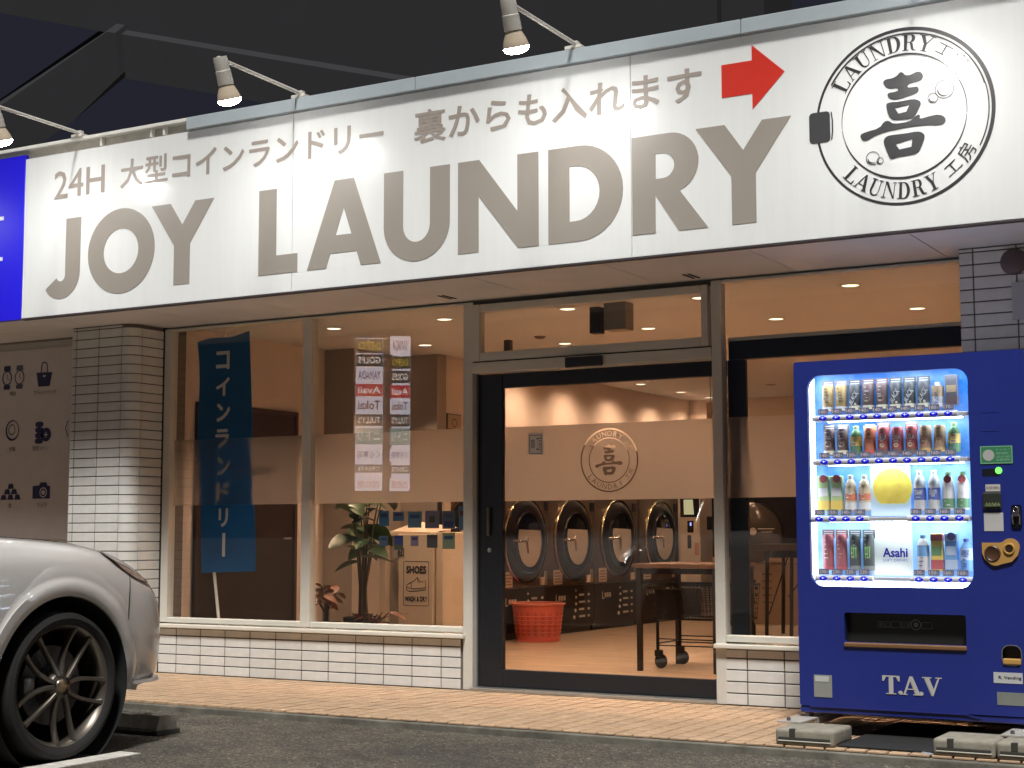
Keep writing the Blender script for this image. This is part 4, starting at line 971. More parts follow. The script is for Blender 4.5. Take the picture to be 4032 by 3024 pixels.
def body_u(y, z):
    """half width of the body at (y,z)"""
    for a, b in zip(ST, ST[1:]):
        if b[0] <= y <= a[0]:
            t = (y-a[0])/(b[0]-a[0]); v = [a[i]+(b[i]-a[i])*t for i in range(1,5)]; s = section(*v)
            for p, q in zip(s[2:10], s[3:11]):
                if p[1] <= z <= q[1]: return p[0]+(q[0]-p[0])*(z-p[1])/max(1e-6,q[1]-p[1])
            return s[9][0] if z > s[9][1] else s[3][0]
    return .5
def arch(yc, sx, a0=-.25, a1=pi+.25):
    m = MB(); n = 48; pr = [(.430,-.07),(.430,-.002),(.435,.004),(.470,.009),(.503,.010),(.510,.001),(.530,-.002),(.556,-.007),(.580,-.016)]
    for k in range(n+1):
        a = a0+(a1-a0)*k/n
        for r, d in pr:
            y, z = yc+r*cos(a), .305+r*sin(a); u = body_u(max(-7.1,min(-2.6,yc+.5*cos(a))), max(.26,min(.9,.305+.5*sin(a))))
            u = max(u, body_u(max(-7.1,min(-2.6,y)), max(.26,min(.9,z))))
            m.v.append((CARX+sx*(u+d), y, z))
    q = len(pr)
    for k in range(n):
        for j in range(q-1): m.f.append((k*q+j,k*q+j+1,(k+1)*q+j+1,(k+1)*q+j))
    return cp(m, 'wheel_arch', PAINTC, angle=50)
arch(-3.43, 1, -.12, pi+.15); arch(-3.43, -1, -.12, pi+.15); arch(-6.25, 1, -.15, pi+.12); arch(-6.25, -1, -.15, pi+.12)
# dark liners
for yy in (-3.43,-6.25):
    for sx in (1,-1): cp(MB().lathe([(.0,.0),(.424,.0),(.424,.31)], 64, (CARX+sx*.625,yy,.305), (sx,0,0)), 'wheel_liner', mat('liner_black', (.006,.006,.007), .9))
cp(MB().box(CARX-.78,CARX+.78,-6.9,-2.95,.19,.27), 'underbody', BLK, smooth=False)
# front lip, grille, lamps
def strip(name, m, z0, z1, d, y_lo, y_hi, n=24, dz=0):
    """band wrapped round the nose at height z0..z1, standing d proud"""
    path = []
    ys = [y_lo+(y_hi-y_lo)*k/n for k in range(n+1)]
    R = [(body_u(y,(z0+z1)/2)+d, y) for y in ys]; c = [(CARX+u,y) for u,y in R]; c2 = [(2*CARX-x,y) for x,y in reversed(c)]
    P = c+c2; mb = MB()
    for i,(x,y) in enumerate(P):
        mb.v += [(x,y+d,z0),(x,y+d*.4,z1),(CARX+(x-CARX)*.93,y-.05,z1),(CARX+(x-CARX)*.93,y-.05,z0)]
    for i in range(len(P)-1):
        for k in range(4): mb.f.append((i*4+k,(i+1)*4+k,(i+1)*4+(k+1)%4,i*4+(k+1)%4))
    mb.f += [(3,2,1,0), tuple(len(mb.v)-4+k for k in range(4))]
    return cp(mb, name, m)
strip('front_lip', PAINTC, .272, .290, .020, -2.93, -2.53)
cp(MB().box(CARX-.62,CARX+.62,-2.53,-2.485,.42,.66,.02), 'grille', BLK)
cp(MB().box(CARX-.26,CARX+.26,-2.486,-2.474,.43,.60,.006), 'number_plate', mat('plate_white', (.55,.55,.52), .5))
for sx in (1,-1): cp(MB().box(CARX+sx*.70-.06,CARX+sx*.70+.06,-2.66,-2.615,.40,.66,.02), 'side_intake', BLK)
def headlamp(sx):
    m = MB(); n = 14; w = 5
    for i in range(n+1):
        t = i/n; y = -3.12+.36*t; zc = .962-.165*t**1.25
        for j in range(w):
            s = j/(w-1); wid = .060*sin(pi*min(1,.06+t*.96))**.8
            z = zc-.012-s*wid; U = body_u(y,z); u = U-.004-.05*(1-s)
            m.v.append((CARX+sx*(body_u(y,z)+.006-.02*(1-s)), y, z))
    for i in range(n):
        for j in range(w-1): m.f.append((i*w+j,i*w+j+1,(i+1)*w+j+1,(i+1)*w+j))
    return m
LENS = mat('lamp_lens', (.26,.20,.175), .08, coat=1.0)
for sx in (1,-1):
    h_ = cp(headlamp(sx), 'headlight', LENS)
# cabin, mirrors, doors (beyond the photo's left edge)
GLZ = mat('car_glass', (.012,.014,.016), .06, coat=.5)
def cabin():
    S2 = [(-4.35,.80,1.06,1.09),(-4.75,.76,1.30,1.33),(-5.1,.72,1.52,1.55),(-5.6,.70,1.58,1.61),(-6.3,.70,1.56,1.59),(-6.8,.72,1.36,1.40),(-7.05,.76,1.06,1.10)]
    m = MB(); K = 8
    for y,U,zs,zc in S2:
        s = [(U+.08,1.03),(U+.04,1.03+(zs-1.03)*.5),(U,zs-.03),(U*.92,zs),(U*.5,zc-.005),(0,zc)]
        r = s+[(-u,z) for u,z in s[-2::-1]]; m.v += [(CARX+u,y,z) for u,z in r]
    n = 11
    for i in range(len(S2)-1):
        for k in range(n-1): m.f.append((i*n+k,(i+1)*n+k,(i+1)*n+k+1,i*n+k+1))
    o = cp(m, 'cabin_glass', GLZ); sb = o.modifiers.new('s','SUBSURF'); sb.levels = 2; sb.render_levels = 2
    m = MB()
    for i,(y,U,zs,zc) in enumerate(S2[2:5]):
        m.v += [(CARX+u,y,z+.012) for u,z in ((-U*.93,zs),(-U*.5,zc),(0,zc+.006),(U*.5,zc),(U*.93,zs))]
    for i in range(2):
        for k in range(4): m.f.append((i*5+k,(i+1)*5+k,(i+1)*5+k+1,i*5+k+1))
    cp(m, 'roof', PAINTC)
cabin()
for sx in (1,-1): cp(MB().box(CARX+sx*1.0-.09,CARX+sx*1.0+.09,-4.72,-4.60,1.02,1.15,.03), 'wing_mirror', PAINTC)
from mathutils.bvhtree import BVHTree
_bb = [o for o in car.children if o.name.startswith('body')][0].data
BVH = BVHTree.FromPolygons([v.co[:] for v in _bb.vertices], [tuple(p.vertices) for p in _bb.polygons])
def seam(pts, top=False, name='panel_gap'):
    q = []
    for i in range(len(pts)-1):
        for k in range(6):
            f = k/6; q.append((pts[i][0]+(pts[i+1][0]-pts[i][0])*f, pts[i][1]+(pts[i+1][1]-pts[i][1])*f))
    q.append(pts[-1]); P3 = []
    for a, b in q:
        h = BVH.ray_cast(Vector((a,b,3)), Vector((0,0,-1))) if top else BVH.ray_cast(Vector((5,a,b)), Vector((-1,0,0)))
        if h[0] is not None: P3.append(h[0]-h[1]*.0006 if h[1].z*top+h[1].x*(not top) < 0 else h[0]+h[1]*.0006)
    if len(P3) > 1: cp(MB().tube(P3, .0028, 6), name, BLK)
seam([(CARX+.745,-4.35),(CARX+.74,-3.6),(CARX+.70,-3.15),(CARX+.60,-2.86)], True); seam([(CARX+.60,-2.86),(CARX,-2.76),(CARX-.60,-2.86)], True)
seam([(-3.00,.60),(-2.985,.72),(-2.955,.84)])
seam([(-3.86,.62-.04*0),(-3.875,.55),(-3.90,.45),(-3.905,.36)]); seam([(-4.15,.95),(-4.17,.75),(-4.16,.5),(-4.10,.3)])
# wheels
TY = mat('tyre_rubber', (.011,.0105,.010), .75, bump=.2, bs=80); RIM = mat('rim_bronze', (.16,.142,.12), .36, .8, var=.06); DISC = mat('brake_disc', (.10,.095,.09), .45, .8)
def wheel(x, y, sx):
    w = cp(MB().lathe([(.292,-.115),(.318,-.118),(.345,-.105),(.357,-.07),(.358,0),(.357,.07),(.345,.105),(.322,.116),(.300,.108),(.292,.098)], 64, (x-sx*.115,y,.308), (sx,0,0)), 'wheel', TY)
    ax = Vector((sx,0,0)); org = Vector((x-sx*.115,y,.308))
    MB().lathe([(.270,-.10),(.270,.07),(.281,.090),(.2905,.100),(.2935,.096),(.2935,.088)], 64, org, ax).obj('rim', RIM, w, True)
    MB().lathe([(0,.0),(.19,.0),(.19,.012),(.10,.012),(.10,.03),(0,.03)], 40, org+ax*.0, ax).obj('brake_disc', DISC, w, True)
    MB().lathe([(0,.092),(.030,.091),(.034,.085),(.060,.080),(.070,.060),(.070,.03)], 30, org, ax).obj('hub', RIM, w, True)
    MB().lathe([(0,.0945),(.026,.0935),(.030,.090)], 24, org, ax).obj('hub_cap', mat('hub_cap_metal', (.42,.33,.20), .3, .9), w, True)
    cm = MB(); cm.box(-.03,.03,-.035,.035,-.05,.05,.015); cm.xf(Matrix.Translation(org+ax*.02+Vector((0,-.165,.0)))); cm.obj('caliper', mat('caliper_grey', (.25,.24,.22), .4, .5), w, True)
    for k in range(5):
        for d in (-1, 1):
            a0 = 2*pi*k/5+1.08+d*.42; a1 = 2*pi*k/5+1.08+d*.19
            m = MB(); N = 7
            for i in range(N):
                t = i/(N-1); r = .050+.232*t; a = a0+(a1-a0)*t**1.3-d*.03*sin(pi*t); hw = .0125-.0035*t if t < .8 else .0095+.006*(t-.8)/.2; dep = .088-.020*sin(pi*t*.9)+.012*t
                for (e, f2) in ((-1,0),(-.6,1),(.6,1),(1,0),(1,-1.6),(-1,-1.6)):
                    aa = a+e*hw/r; p = org+ax*(dep+f2*.010-.008)+Vector((0,cos(aa)*r,sin(aa)*r)); m.v.append(tuple(p))
            for i in range(N-1):
                for j in range(6): m.f.append((i*6+j,i*6+(j+1)%6,(i+1)*6+(j+1)%6,(i+1)*6+j))
            m.obj('spoke', RIM, w, True, angle=30)
    for k in range(5):
        a = 2*pi*k/5+1.08+pi/5; MB().lathe([(0,.086),(.008,.085),(.009,.078)], 8, org+Vector((0,cos(a)*.048,sin(a)*.048)), ax).obj('wheel_nut', BLK, w, True)
    return w
for yy in (-3.43,-6.25):
    for sx in (1,-1): wheel(CARX+sx*.945, yy, sx)

# wheel stop
ws = thing('wheel_stop', 'worn concrete wheel stop in front of the car tyre', 'wheel stop', (1.78,-2.42,ASZ))
def wstop():
    b = bmesh.new(); prof = [(-.085,0),(.085,0),(.082,.035),(.055,.105),(-.055,.105),(-.082,.035)]; rows_ = []
    for k in range(13):
        x = -.34+.68*k/12; rows_.append([b.verts.new((x, p[0]+random.uniform(-.003,.003), p[1]+(random.uniform(-.006,.003) if p[1] > .05 else 0))) for p in prof])
    for r1, r2 in zip(rows_, rows_[1:]):
        for j in range(6): b.faces.new((r1[j],r1[(j+1)%6],r2[(j+1)%6],r2[j]))
    b.faces.new(rows_[0][::-1]); b.faces.new(rows_[-1])
    bmesh.ops.recalc_face_normals(b, faces=b.faces[:])
    return MB().bm(b)
STC = mat('stop_concrete', (.36,.335,.28), .92, var=.28, vs=13, bump=.7, bs=55)
wstop().obj('body', STC, ws)
MB().box(.31,.352,-.093,.093,0,.028,.004).obj('end_base', mat('stop_base', (.075,.07,.06), .9), ws)
for px_ in (-.2,.2): MB().lathe([(0,.004),(.018,.004),(.02,0)], 10, (px_,0,.104), (0,0,1)).obj('anchor_hole', mat('anchor_rust', (.10,.06,.04), .8), ws)
MB().box(-.33,.31,-.096,-.086,0,.022).obj('base_strip', MAT['stop_base'], ws)

# ------------------------------------------------------------------ neighbour's printed panel
pp = thing('printed_panel', 'grey panel of dark blue icons with Japanese captions left of the pillar', 'wall panel', (-1.6,.05,0))
PBL = mat('icon_navy', (.020,.022,.085), .6); PTX = mat('caption_grey', (.10,.095,.10), .6)
MB().box(-3.5,.60,-.004,.001,1.0,2.55).obj('board', mat('panel_print_grey', (.62,.58,.57), .7, var=.04), pp)
IY = -.0062
def icon(name, cons, m=PBL, dy=0): 
    o = plate(cons, 0, lambda u,v,w: (u+1.6, IY+dy, v)).obj(name, m, pp); return o
def watch(cx, m):
    icon('watch_icon', [[(cx-.035,2.425),(cx+.035,2.425),(cx+.040,2.385),(cx-.040,2.385)]], m); icon('watch_icon', [[(cx-.035,2.230),(cx+.035,2.230),(cx+.040,2.265),(cx-.040,2.265)]], m)
    icon('watch_icon', [circ(cx,2.325,.056,26,.062), circ(cx,2.325,.045,26,.051)], m); icon('watch_icon', [stroke([(cx,2.36),(cx,2.325),(cx+.022,2.31)], .006)], m)
watch(-1.945, PBL); watch(-1.800, mat('icon_grey_blue', (.09,.09,.15), .6))
icon('bag_icon', [[(-1.605,2.352),(-1.425,2.348),(-1.452,2.236),(-1.580,2.236)], rect(-1.532,-1.500,2.312,2.330)])
icon('bag_icon', [stroke([(-1.552,2.350),(-1.548,2.405)]+arc(-1.516,2.405,.032,.028,pi,0,8)+[(-1.482,2.350)], .009)])
icon('coin_icon', [circ(-1.866,1.888,.078,30,.085), circ(-1.862,1.892,.066,30,.073)]); icon('coin_icon', [circ(-1.872,1.895,.040,24,.045), circ(-1.872,1.895,.033,24,.038)])
for k in range(4): icon('coin_icon', [arc(-1.556,1.936-.045*k,.045,.014,0,pi,8)+arc(-1.556,1.918-.045*k,.045,.014,pi,2*pi,8)])
icon('coin_icon', [circ(-1.478,1.842,.056,28)]); icon('coin_icon', [stroke([(-1.50,1.842),(-1.456,1.842)],.008)], mat('panel_print_grey',(.34,.32,.315),.7), -.0004); icon('coin_icon', [stroke([(-1.478,1.82),(-1.478,1.865)],.008)], MAT['panel_print_grey'], -.0008)
for i, (cx, cz) in enumerate(((-1.865,1.43),(-1.905,1.385),(-1.825,1.385),(-1.945,1.34),(-1.865,1.34),(-1.785,1.34))): icon('ingot_icon', [[(cx-.036,cz-.020),(cx+.036,cz-.020),(cx+.022,cz+.020),(cx-.022,cz+.020)]])
icon('camera_icon', [[(-1.612,1.325),(-1.415,1.325),(-1.415,1.425),(-1.445,1.428),(-1.460,1.455),(-1.525,1.455),(-1.540,1.430),(-1.612,1.428)], circ(-1.492,1.375,.042,26)]); icon('camera_icon', [circ(-1.492,1.375,.031,24), circ(-1.492,1.375,.020,20)])
icon('bracket_icon', [stroke([(-1.232,1.95),(-1.262,1.885),(-1.232,1.82)], .008)])
for b_, x0, x1, z in (('時計',-1.905,-1.835,2.175),('ブランドバッグ',-1.63,-1.375,2.168),('古銭',-1.90,-1.825,1.715),('記念コイン',-1.625,-1.45,1.715),('金',-1.885,-1.85,1.255),('カメラ',-1.56,-1.45,1.255)):
    m = MB(); text(m, b_, x0+1.6,x1+1.6,z,z+.038, lambda u,v,w: (u,IY,v)); m.obj('caption', PTX, pp)

# small things on the right pillar
bell = thing('alarm_bell', 'round dark alarm bell high on the right tiled pillar', 'alarm bell', (6.228,-.255,2.517))
MB().lathe([(0,.035),(.04,.033),(.065,.022),(.074,.0)], 30, (0,0,0), (0,-1,0)).obj('dome', mat('bell_brown', (.11,.075,.085), .5), bell, True)
ps_ = MB().box(6.212,6.46,-.262,-.2535,2.195,2.402).obj('notice_sheet', mat('pillar_notice', (.46,.46,.50), .6)); tag(ps_, 'plain pale notice sheet on the right tiled pillar under the bell', 'notice')
# ------------------------------------------------------------------ interior: downlights
LENSW = emis('downlight_lens', (1.0,.84,.60), 2.6); TRIMW = mat('downlight_trim', (.60,.54,.46), .5)
WARM = (1.0,.65,.42)
def downlight(x, y, label, e=92., size=105, blend=.6, lit=True):
    t = thing('downlight', label, 'downlight', (x,y,2.68), 0, 'round recessed downlights in the laundry ceiling')
    MB().lathe([(.0565,-.002),(.060,-.006),(.072,-.005),(.074,-.0005)], 26).obj('trim', TRIMW, t, True)
    MB().lathe([(.0,-.0035),(.056,-.0025)], 22).obj('lens', LENSW if lit else mat('lens_off', (.10,.08,.07), .5), t)
    if lit:
        ld = bpy.data.lights.new('downlight_beam', 'SPOT'); ld.energy = e; ld.spot_size = radians(size); ld.spot_blend = blend; ld.shadow_soft_size = .045; ld.color = WARM
        lo = bpy.data.objects.new('downlight_beam', ld); link(lo, t); lo.location = (0,0,-.02)
for i, x in enumerate((.65,1.70,2.77,3.82,4.90,5.95)): downlight(x, 1.05, 'downlight in the row nearest the glass, %s from the left' % ORD[i])
for i, x in enumerate((.69,2.83,3.91,5.00,6.1)): downlight(x, 2.33, 'downlight in the second row from the glass, %s from the left' % ORD[i])
downlight(1.79, 2.86, 'single downlight set back between the rows near the recess')
for i, y in enumerate((4.35,5.42,6.50,7.60,8.45)): downlight(.93-.12, y, 'wall washing downlight above the dryers, %s from the glass' % ORD[i], 46., 152, .8)
for i, (x, y) in enumerate(((2.0,6.34),(2.03,7.29))): downlight(x, y, 'dim downlight deep in the room, %s from the glass' % ORD[i], lit=False)
for i, (x, y) in enumerate(((3.2,4.4),(5.2,4.4),(3.6,6.6),(5.4,6.8),(7.2,2.0),(7.2,5.0))): downlight(x, y, 'downlight in the middle of the laundry hall, %s of six' % ORD[i])
mo = tag(MB().lathe([(0,-.02),(.03,-.018),(.05,-.004),(.052,0)], 20, (1.825,2.347,2.68)).obj('smoke_detector', mat('detector_brown', (.16,.11,.08), .6), None, True), 'small dark round ceiling detector above the sliding door', 'detector')

# brown door in the left wall
sd_ = thing('service_door', 'dark brown flush door in the left inner wall behind the banner', 'door', (-.30,1.15,0))
MB().box(.0,.02,-.62,.60,.0,2.05,.004).obj('leaf', mat('door_brown', (.030,.020,.017), .45, var=.1, vs=5), sd_)
MB().box(.0,.035,-.66,-.62,.0,2.09,.003).obj('jamb', mat('jamb_brown', (.05,.033,.026), .5), sd_); MB().box(.0,.035,.60,.64,.0,2.09,.003).obj('jamb', MAT['jamb_brown'], sd_)
MB().box(.0,.035,-.62,.60,2.05,2.09,.003).obj('head', MAT['jamb_brown'], sd_)
MB().tube([(.02,.50,1.0),(.07,.50,1.0),(.07,.40,1.0)], .009, 8).obj('handle', MAT['lock_steel'], sd_, True)

# banner
bn_ = thing('banner', 'tall blue banner with white katakana inside the left window', 'banner', (.35,.062,.0))
def cloth():
    m = MB(); nx_, nz = 12, 44
    for j in range(nz+1):
        t = j/nz
        for i in range(nx_+1):
            s = i/nx_; x0, x1 = .095-.35+.080*t, .600-.35+.093*t; zt = 2.497+.047*s+.012*sin(s*7); zb = .747+.018*s
            m.v.append((x0+(x1-x0)*s+.006*sin(t*11), .006*sin(s*5+t*9)+.005*sin(t*14+s*2), zt+(zb-zt)*t))
    for j in range(nz):
        for i in range(nx_): a = j*(nx_+1)+i; m.f.append((a,a+nx_+1,a+nx_+2,a+1))
    return m
CL = mat('banner_cloth', (.028,.155,.34), .8, var=.10, vs=5)
_b = CL.node_tree; _t = _b.nodes.new('ShaderNodeBsdfTranslucent'); _t.inputs[0].default_value = (.04,.27,.56,1); _x = _b.nodes.new('ShaderNodeMixShader'); _x.inputs[0].default_value = .6
_b.links.new(_b.nodes['Principled BSDF'].outputs[0], _x.inputs[1]); _b.links.new(_t.outputs[0], _x.inputs[2]); _b.links.new(_x.outputs[0], _b.nodes['Material Output'].inputs[0])
cl = cloth(); co_ = cl.obj('cloth', CL, bn_, True); so = co_.modifiers.new('t','SOLIDIFY'); so.thickness = .002; so.offset = 1
BW = mat('banner_white', (.90,.86,.80), .8)
_b = BW.node_tree; _t = _b.nodes.new('ShaderNodeBsdfTranslucent'); _t.inputs[0].default_value = (.95,.92,.86,1); _x = _b.nodes.new('ShaderNodeMixShader'); _x.inputs[0].default_value = .45
_b.links.new(_b.nodes['Principled BSDF'].outputs[0], _x.inputs[1]); _b.links.new(_t.outputs[0], _x.inputs[2]); _b.links.new(_x.outputs[0], _b.nodes['Material Output'].inputs[0])
for ch, x, z in zip('コインランドリ', (.360,.364,.372,.365,.384,.381,.389), (2.342,2.141,1.946,1.752,1.544,1.353,1.159)):
    m = MB(); hw = .066 if ch != 'リ' else .045
    text(m, ch, x-.35-hw, x-.35+hw, z-.070, z+.070, lambda u,v,w: (u,-.0150+w,v), .035)
    m.obj('character', BW, bn_)
m = MB(); plate([rrect(.396-.35-.014,.396-.35+.014,.87,1.045,.006,3)], .001, lambda u,v,w: (u,-.0150+w,v), m); m.obj('character', BW, bn_)
MB().tube([(-.002,.018,2.57),(-.080,.020,1.6),(-.072,.022,.75),(-.03,.03,.42),(.03,.05,.05)], .0115, 10).obj('pole', mat('pole_white', (.70,.66,.58), .4), bn_, True)
MB().tube([(-.25,.014,2.495),(.25,.014,2.545)], .006, 8).obj('top_bar', MAT['pole_white'], bn_, True)
MB().lathe([(0,.05),(.05,.05),(.10,.03),(.16,.0)], 24, (.03,.19,0)).obj('base', mat('pole_base', (.1,.1,.1), .5), bn_, True)
ld_ = MB(); text(ld_, 'LAUNDRY', .50,.847,1.467,1.536, fac(.0405), .03); lo_ = ld_.obj('lettering', mat('film_print', (.11,.085,.07), .6), w1)

# stickers on the window beside the door
stk = [(1.806,1.890,1.091,1.196,(60,110,150),'light blue'),(1.922,2.015,1.124,1.188,(70,105,140),'small steel blue'),(2.047,2.159,1.077,1.190,(90,120,140),'pale blue grey'),(2.188,2.304,1.073,1.192,(110,105,125),'grey violet'),(2.329,2.431,1.069,1.191,(85,95,110),'two part grey'),(2.461,2.519,1.066,1.222,(70,110,140),'tall narrow blue'),
 (1.808,1.881,.951,1.021,(90,110,140),'small square blue'),(1.934,2.008,.925,1.024,(30,60,130),'tall dark blue'),(2.070,2.135,.951,1.024,(120,110,140),'small lilac'),(2.204,2.290,.940,1.029,(60,65,70),'dark charcoal'),(2.330,2.431,.933,1.043,(120,135,110),'olive green')]
for i, (a,b,c,d,col,nm) in enumerate(stk):
    o = tag(MB().box(a,b,.0365,.0375,c,d).obj('window_sticker', mat('sticker_%d'%i, srgb(*[min(255,int(v*1.12)) for v in col]), .6, var=.05)), '%s payment sticker in the %s row on the window beside the door' % (nm, 'upper' if i < 6 else 'lower'), 'sticker', 'payment stickers on the window')
    p = MB(); w = b-a; h = d-c
    if i in (3,): plate([rect(a+w*.3,b-w*.3,c+h*.35,d-h*.3)], 0, fac(.0360), p)
    elif i == 4: text(p, 'VISA', a+w*.2,b-w*.2,d-h*.38,d-h*.18, fac(.0360), .02); plate([rect(a+w*.15,b-w*.15,c+h*.08,c+h*.42)], 0, fac(.0360), p)
    elif i == 7: plate([rect(a,b,c,c+h*.35)], 0, fac(.0360), p)
    else: plate([rect(a+w*.15,b-w*.15,d-h*.42,d-h*.2)], 0, fac(.0360), p)
    p.obj('print', mat('sticker_print_%d'%(i%4), ((.05,.06,.16),(.10,.04,.07),(.03,.10,.22),(.08,.10,.05))[i%4], .6), o)

# shoe washer
sw = thing('shoe_washer', 'beige shoe washing machine with a SHOES sign behind the window', 'washing machine', (1.1,1.5,0))
BEI = mat('beige_enamel', (.62,.52,.40), .45, var=.03, vs=3); BEI2 = mat('beige_enamel_dark', (.42,.36,.30), .5)
MB().box(-.30,-.24,.0,.62,.0,1.03,.004).obj('side_panel', BEI, sw); MB().box(.225,.29,.02,.62,.0,1.05,.004).obj('side_panel', BEI, sw)
MB().box(-.24,.225,.06,.60,.0,1.02).obj('body', BEI2, sw)
MB().box(-.12,.212,.0,.058,.12,1.035,.008).obj('front_panel', BEI, sw)
plate([[(-.24,1.035),(.17,1.035),(.17,1.048),(-.24,1.06)]], .3, lambda u,v,w: (u,.03+w,v)).obj('lid_edge', BEI, sw)
MB().add([(-.235,.03,1.05),(.17,.03,1.042),(.17,.45,1.09),(-.235,.45,1.14)], [(0,1,2,3)]).obj('lid', mat('lid_cream', (.66,.55,.42), .4), sw)
OUT = mat('outline_brown', (.045,.028,.018), .5); yf = lambda u,v,w: (u-1.1,-.0012+w,v)
plate([rrect(1.030,1.274,.463,.819,.016,5), rrect(1.0345,1.2695,.4675,.8145,.013,5)], 0, yf).obj('sign_border', OUT, sw)
m = MB(); text(m, 'SHOES', 1.058,1.250,.718,.782, yf, .05); m.obj('lettering', OUT, sw)
m = MB(); text(m, 'WASH & DRY', 1.046,1.260,.498,.540, yf, .03); m.obj('lettering', OUT, sw)
m = MB()
for i, pth in enumerate(([(1.062,.590),(1.062,.625),(1.085,.640),(1.135,.662),(1.165,.690),(1.182,.668),(1.205,.652),(1.240,.665),(1.243,.620),(1.240,.592),(1.15,.580),(1.085,.578),(1.062,.590)],[(1.064,.607),(1.15,.598),(1.242,.610)],[(1.105,.648),(1.108,.606)],[(1.165,.690),(1.172,.655),(1.190,.648)])): plate([stroke(pth, .0055)], 0, lambda u,v,w,i=i: (u-1.1,-.0012-.0002*i,v), m)
m.obj('shoe_outline', OUT, sw)
n21 = MB().box(-.120,-.065,-.006,-.001,.862,.925).obj('number_tag', mat('tag_dark', (.05,.04,.035), .5), sw)
m = MB(); text(m, '21', .990,1.026,.873,.915, lambda u,v,w: (u-1.1,-.0066+w,v), .01); m.obj('lettering', BW, n21)
m = MB(); text(m, '喜 LAUNDRY', 1.0,1.085,.395,.408, yf); m.obj('lettering', mat('maker_gold', (.30,.20,.08), .5), sw)

# corner trim at the end of the dryer row
tp = thing('end_panel', 'narrow dark panel closing the end of the dryer row', 'panel', (.43,3.06,0))
MB().box(.0,.045,-.11,.04,0,1.94,.003).obj('face', mat('end_dark', (.03,.026,.024), .5), tp); MB().box(.046,.07,-.11,.0,0,1.94,.003).obj('edge', BEI, tp)

# dryers
DK = mat('dryer_bronze', (.115,.088,.068), .38, .25, var=.05, vs=2); BLKD = mat('dryer_black', (.010,.009,.009), .32); CHRR = mat('ring_brass', (.40,.30,.19), .25, .95); 
DGL = mat('dryer_door_glass', (.012,.011,.011), .08, coat=.6); DIN = mat('drum_beige', (.60,.53,.44), .4); CARD = mat('card_cream', (.78,.66,.52), .7); INKW = mat('panel_print_white', (.80,.72,.62), .5)
def dryer(yc, w, zc_, label):
    t = thing('tumble_dryer', label, 'dryer', (.42,yc,0), 0, 'tumble dryers along the left wall')
    MB().box(-.75,0,-w/2+.003,w/2-.003,.50,1.99,.004).obj('upper_panel', DK, t)
    MB().box(-.75,-.01,-w/2+.003,w/2-.003,.06,.497,.004).obj('lower_panel', BLKD, t)
    MB().box(-.75,-.05,-w/2+.02,w/2-.02,.0,.06).obj('plinth', BLKD, t)
    o = (0,0,zc_); ax = (1,0,0)
    MB().lathe([(.432,.0),(.434,.024),(.428,.034),(.418,.030),(.412,.010)], 64, o, ax).obj('door_ring', CHRR, t, True)
    dr = MB().lathe([(.405,.002),(.400,.030),(.36,.055),(.31,.060),(.285,.050)], 64, o, ax).obj('door', BLKD, t, True)
    MB().lathe([(.292,.048),(.286,.062),(.275,.058)], 56, o, ax).obj('window_ring', mat('ring_dark', (.035,.028,.022), .3, .7), dr, True)
    MB().lathe([(.278,.044),(.20,.052),(0,.056)], 48, o, ax).obj('window', DGL, dr, True)
    c = [(cos(a)*.235,sin(a)*.262) for a in [radians(d) for d in range(-205,26,6)]]
    plate([[(p[0],zc_+p[1]) for p in c]], .004, lambda u,v,w_: (.066-w_,u,v)).obj('drum_guard', DIN, dr)
    MB().lathe([(0,.012),(.030,.010),(.034,0)], 24, (.066,-.06,zc_+.01), ax).obj('badge', mat('badge_cream', (.60,.52,.42), .4), dr, True)
    MB().lathe([(0,.013),(.012,.0125)], 14, (.066,-.06,zc_+.01), ax).obj('badge_mark', mat('badge_brown', (.10,.05,.03), .4), dr)
    MB().tube([(.05,-.31,zc_+.0),(.12,-.30,zc_),(.125,-.17,zc_-.0),(.10,-.10,zc_-.12)], [.016,.016,.014,.010], 10).obj('handle', mat('handle_brass', (.55,.47,.38), .25, .9), dr, True)
    MB().box(.001,.012,.40,.49,zc_+.30,zc_+.40,.004).obj('hinge', BLKD, t)
    MB().box(.001,.005,-w/2+.09,-w/2+.28,.515,.665).obj('notice_card', CARD, t)
    m = MB()
    for k in range(4): m.box(.0052,.0056,-w/2+.11,-w/2+.26-.02*(k%2),.535+.03*k,.548+.03*k)
    m.obj('card_print', mat('card_ink', (.36,.28,.22), .7), t)
    MB().box(.001,.02,w/2-.22,w/2-.14,.52,.60,.003).obj('coin_box', CARD, t); MB().box(.001,.012,w/2-.12,w/2-.06,.52,.66,.003).obj('coin_mech', mat('mech_steel', (.45,.38,.30), .3, .8), t)
    m = MB(); mpx = lambda u,v,w_: (-.0085-w_,u,v)
    text(m, 'L', -.36,-.31,.33,.41, mpx, .02); 
    for k in range(3): plate([rect(-.30+.055*k,-.255+.055*k,.345,.395)], 0, mpx, m)
    for r_ in range(4):
        plate([rect(.16,.30-.02*(r_%2),.155+.075*r_,.178+.075*r_)], 0, mpx, m); plate([rect(.36,.41,.155+.075*r_,.178+.075*r_)], 0, mpx, m)
    m.obj('panel_print', INKW, t)
    for k in range(5): MB().lathe([(0,.010),(.018-.002*k,.009),(.021-.002*k,0)], 14, (-.0098,.045+.02*sin(k*.9)+.012*k,.16+.07*k), ax).obj('indicator_knob', mat('knob_cream', (.85,.76,.62), .4), t, True)
    mb = MB(); text(mb, '乾燥', -.06,.06,.505,.53, lambda u,v,w_: (.0012,u,v)); mb.obj('lettering', mat('faint_gold', (.25,.18,.10), .5), t)
    return t
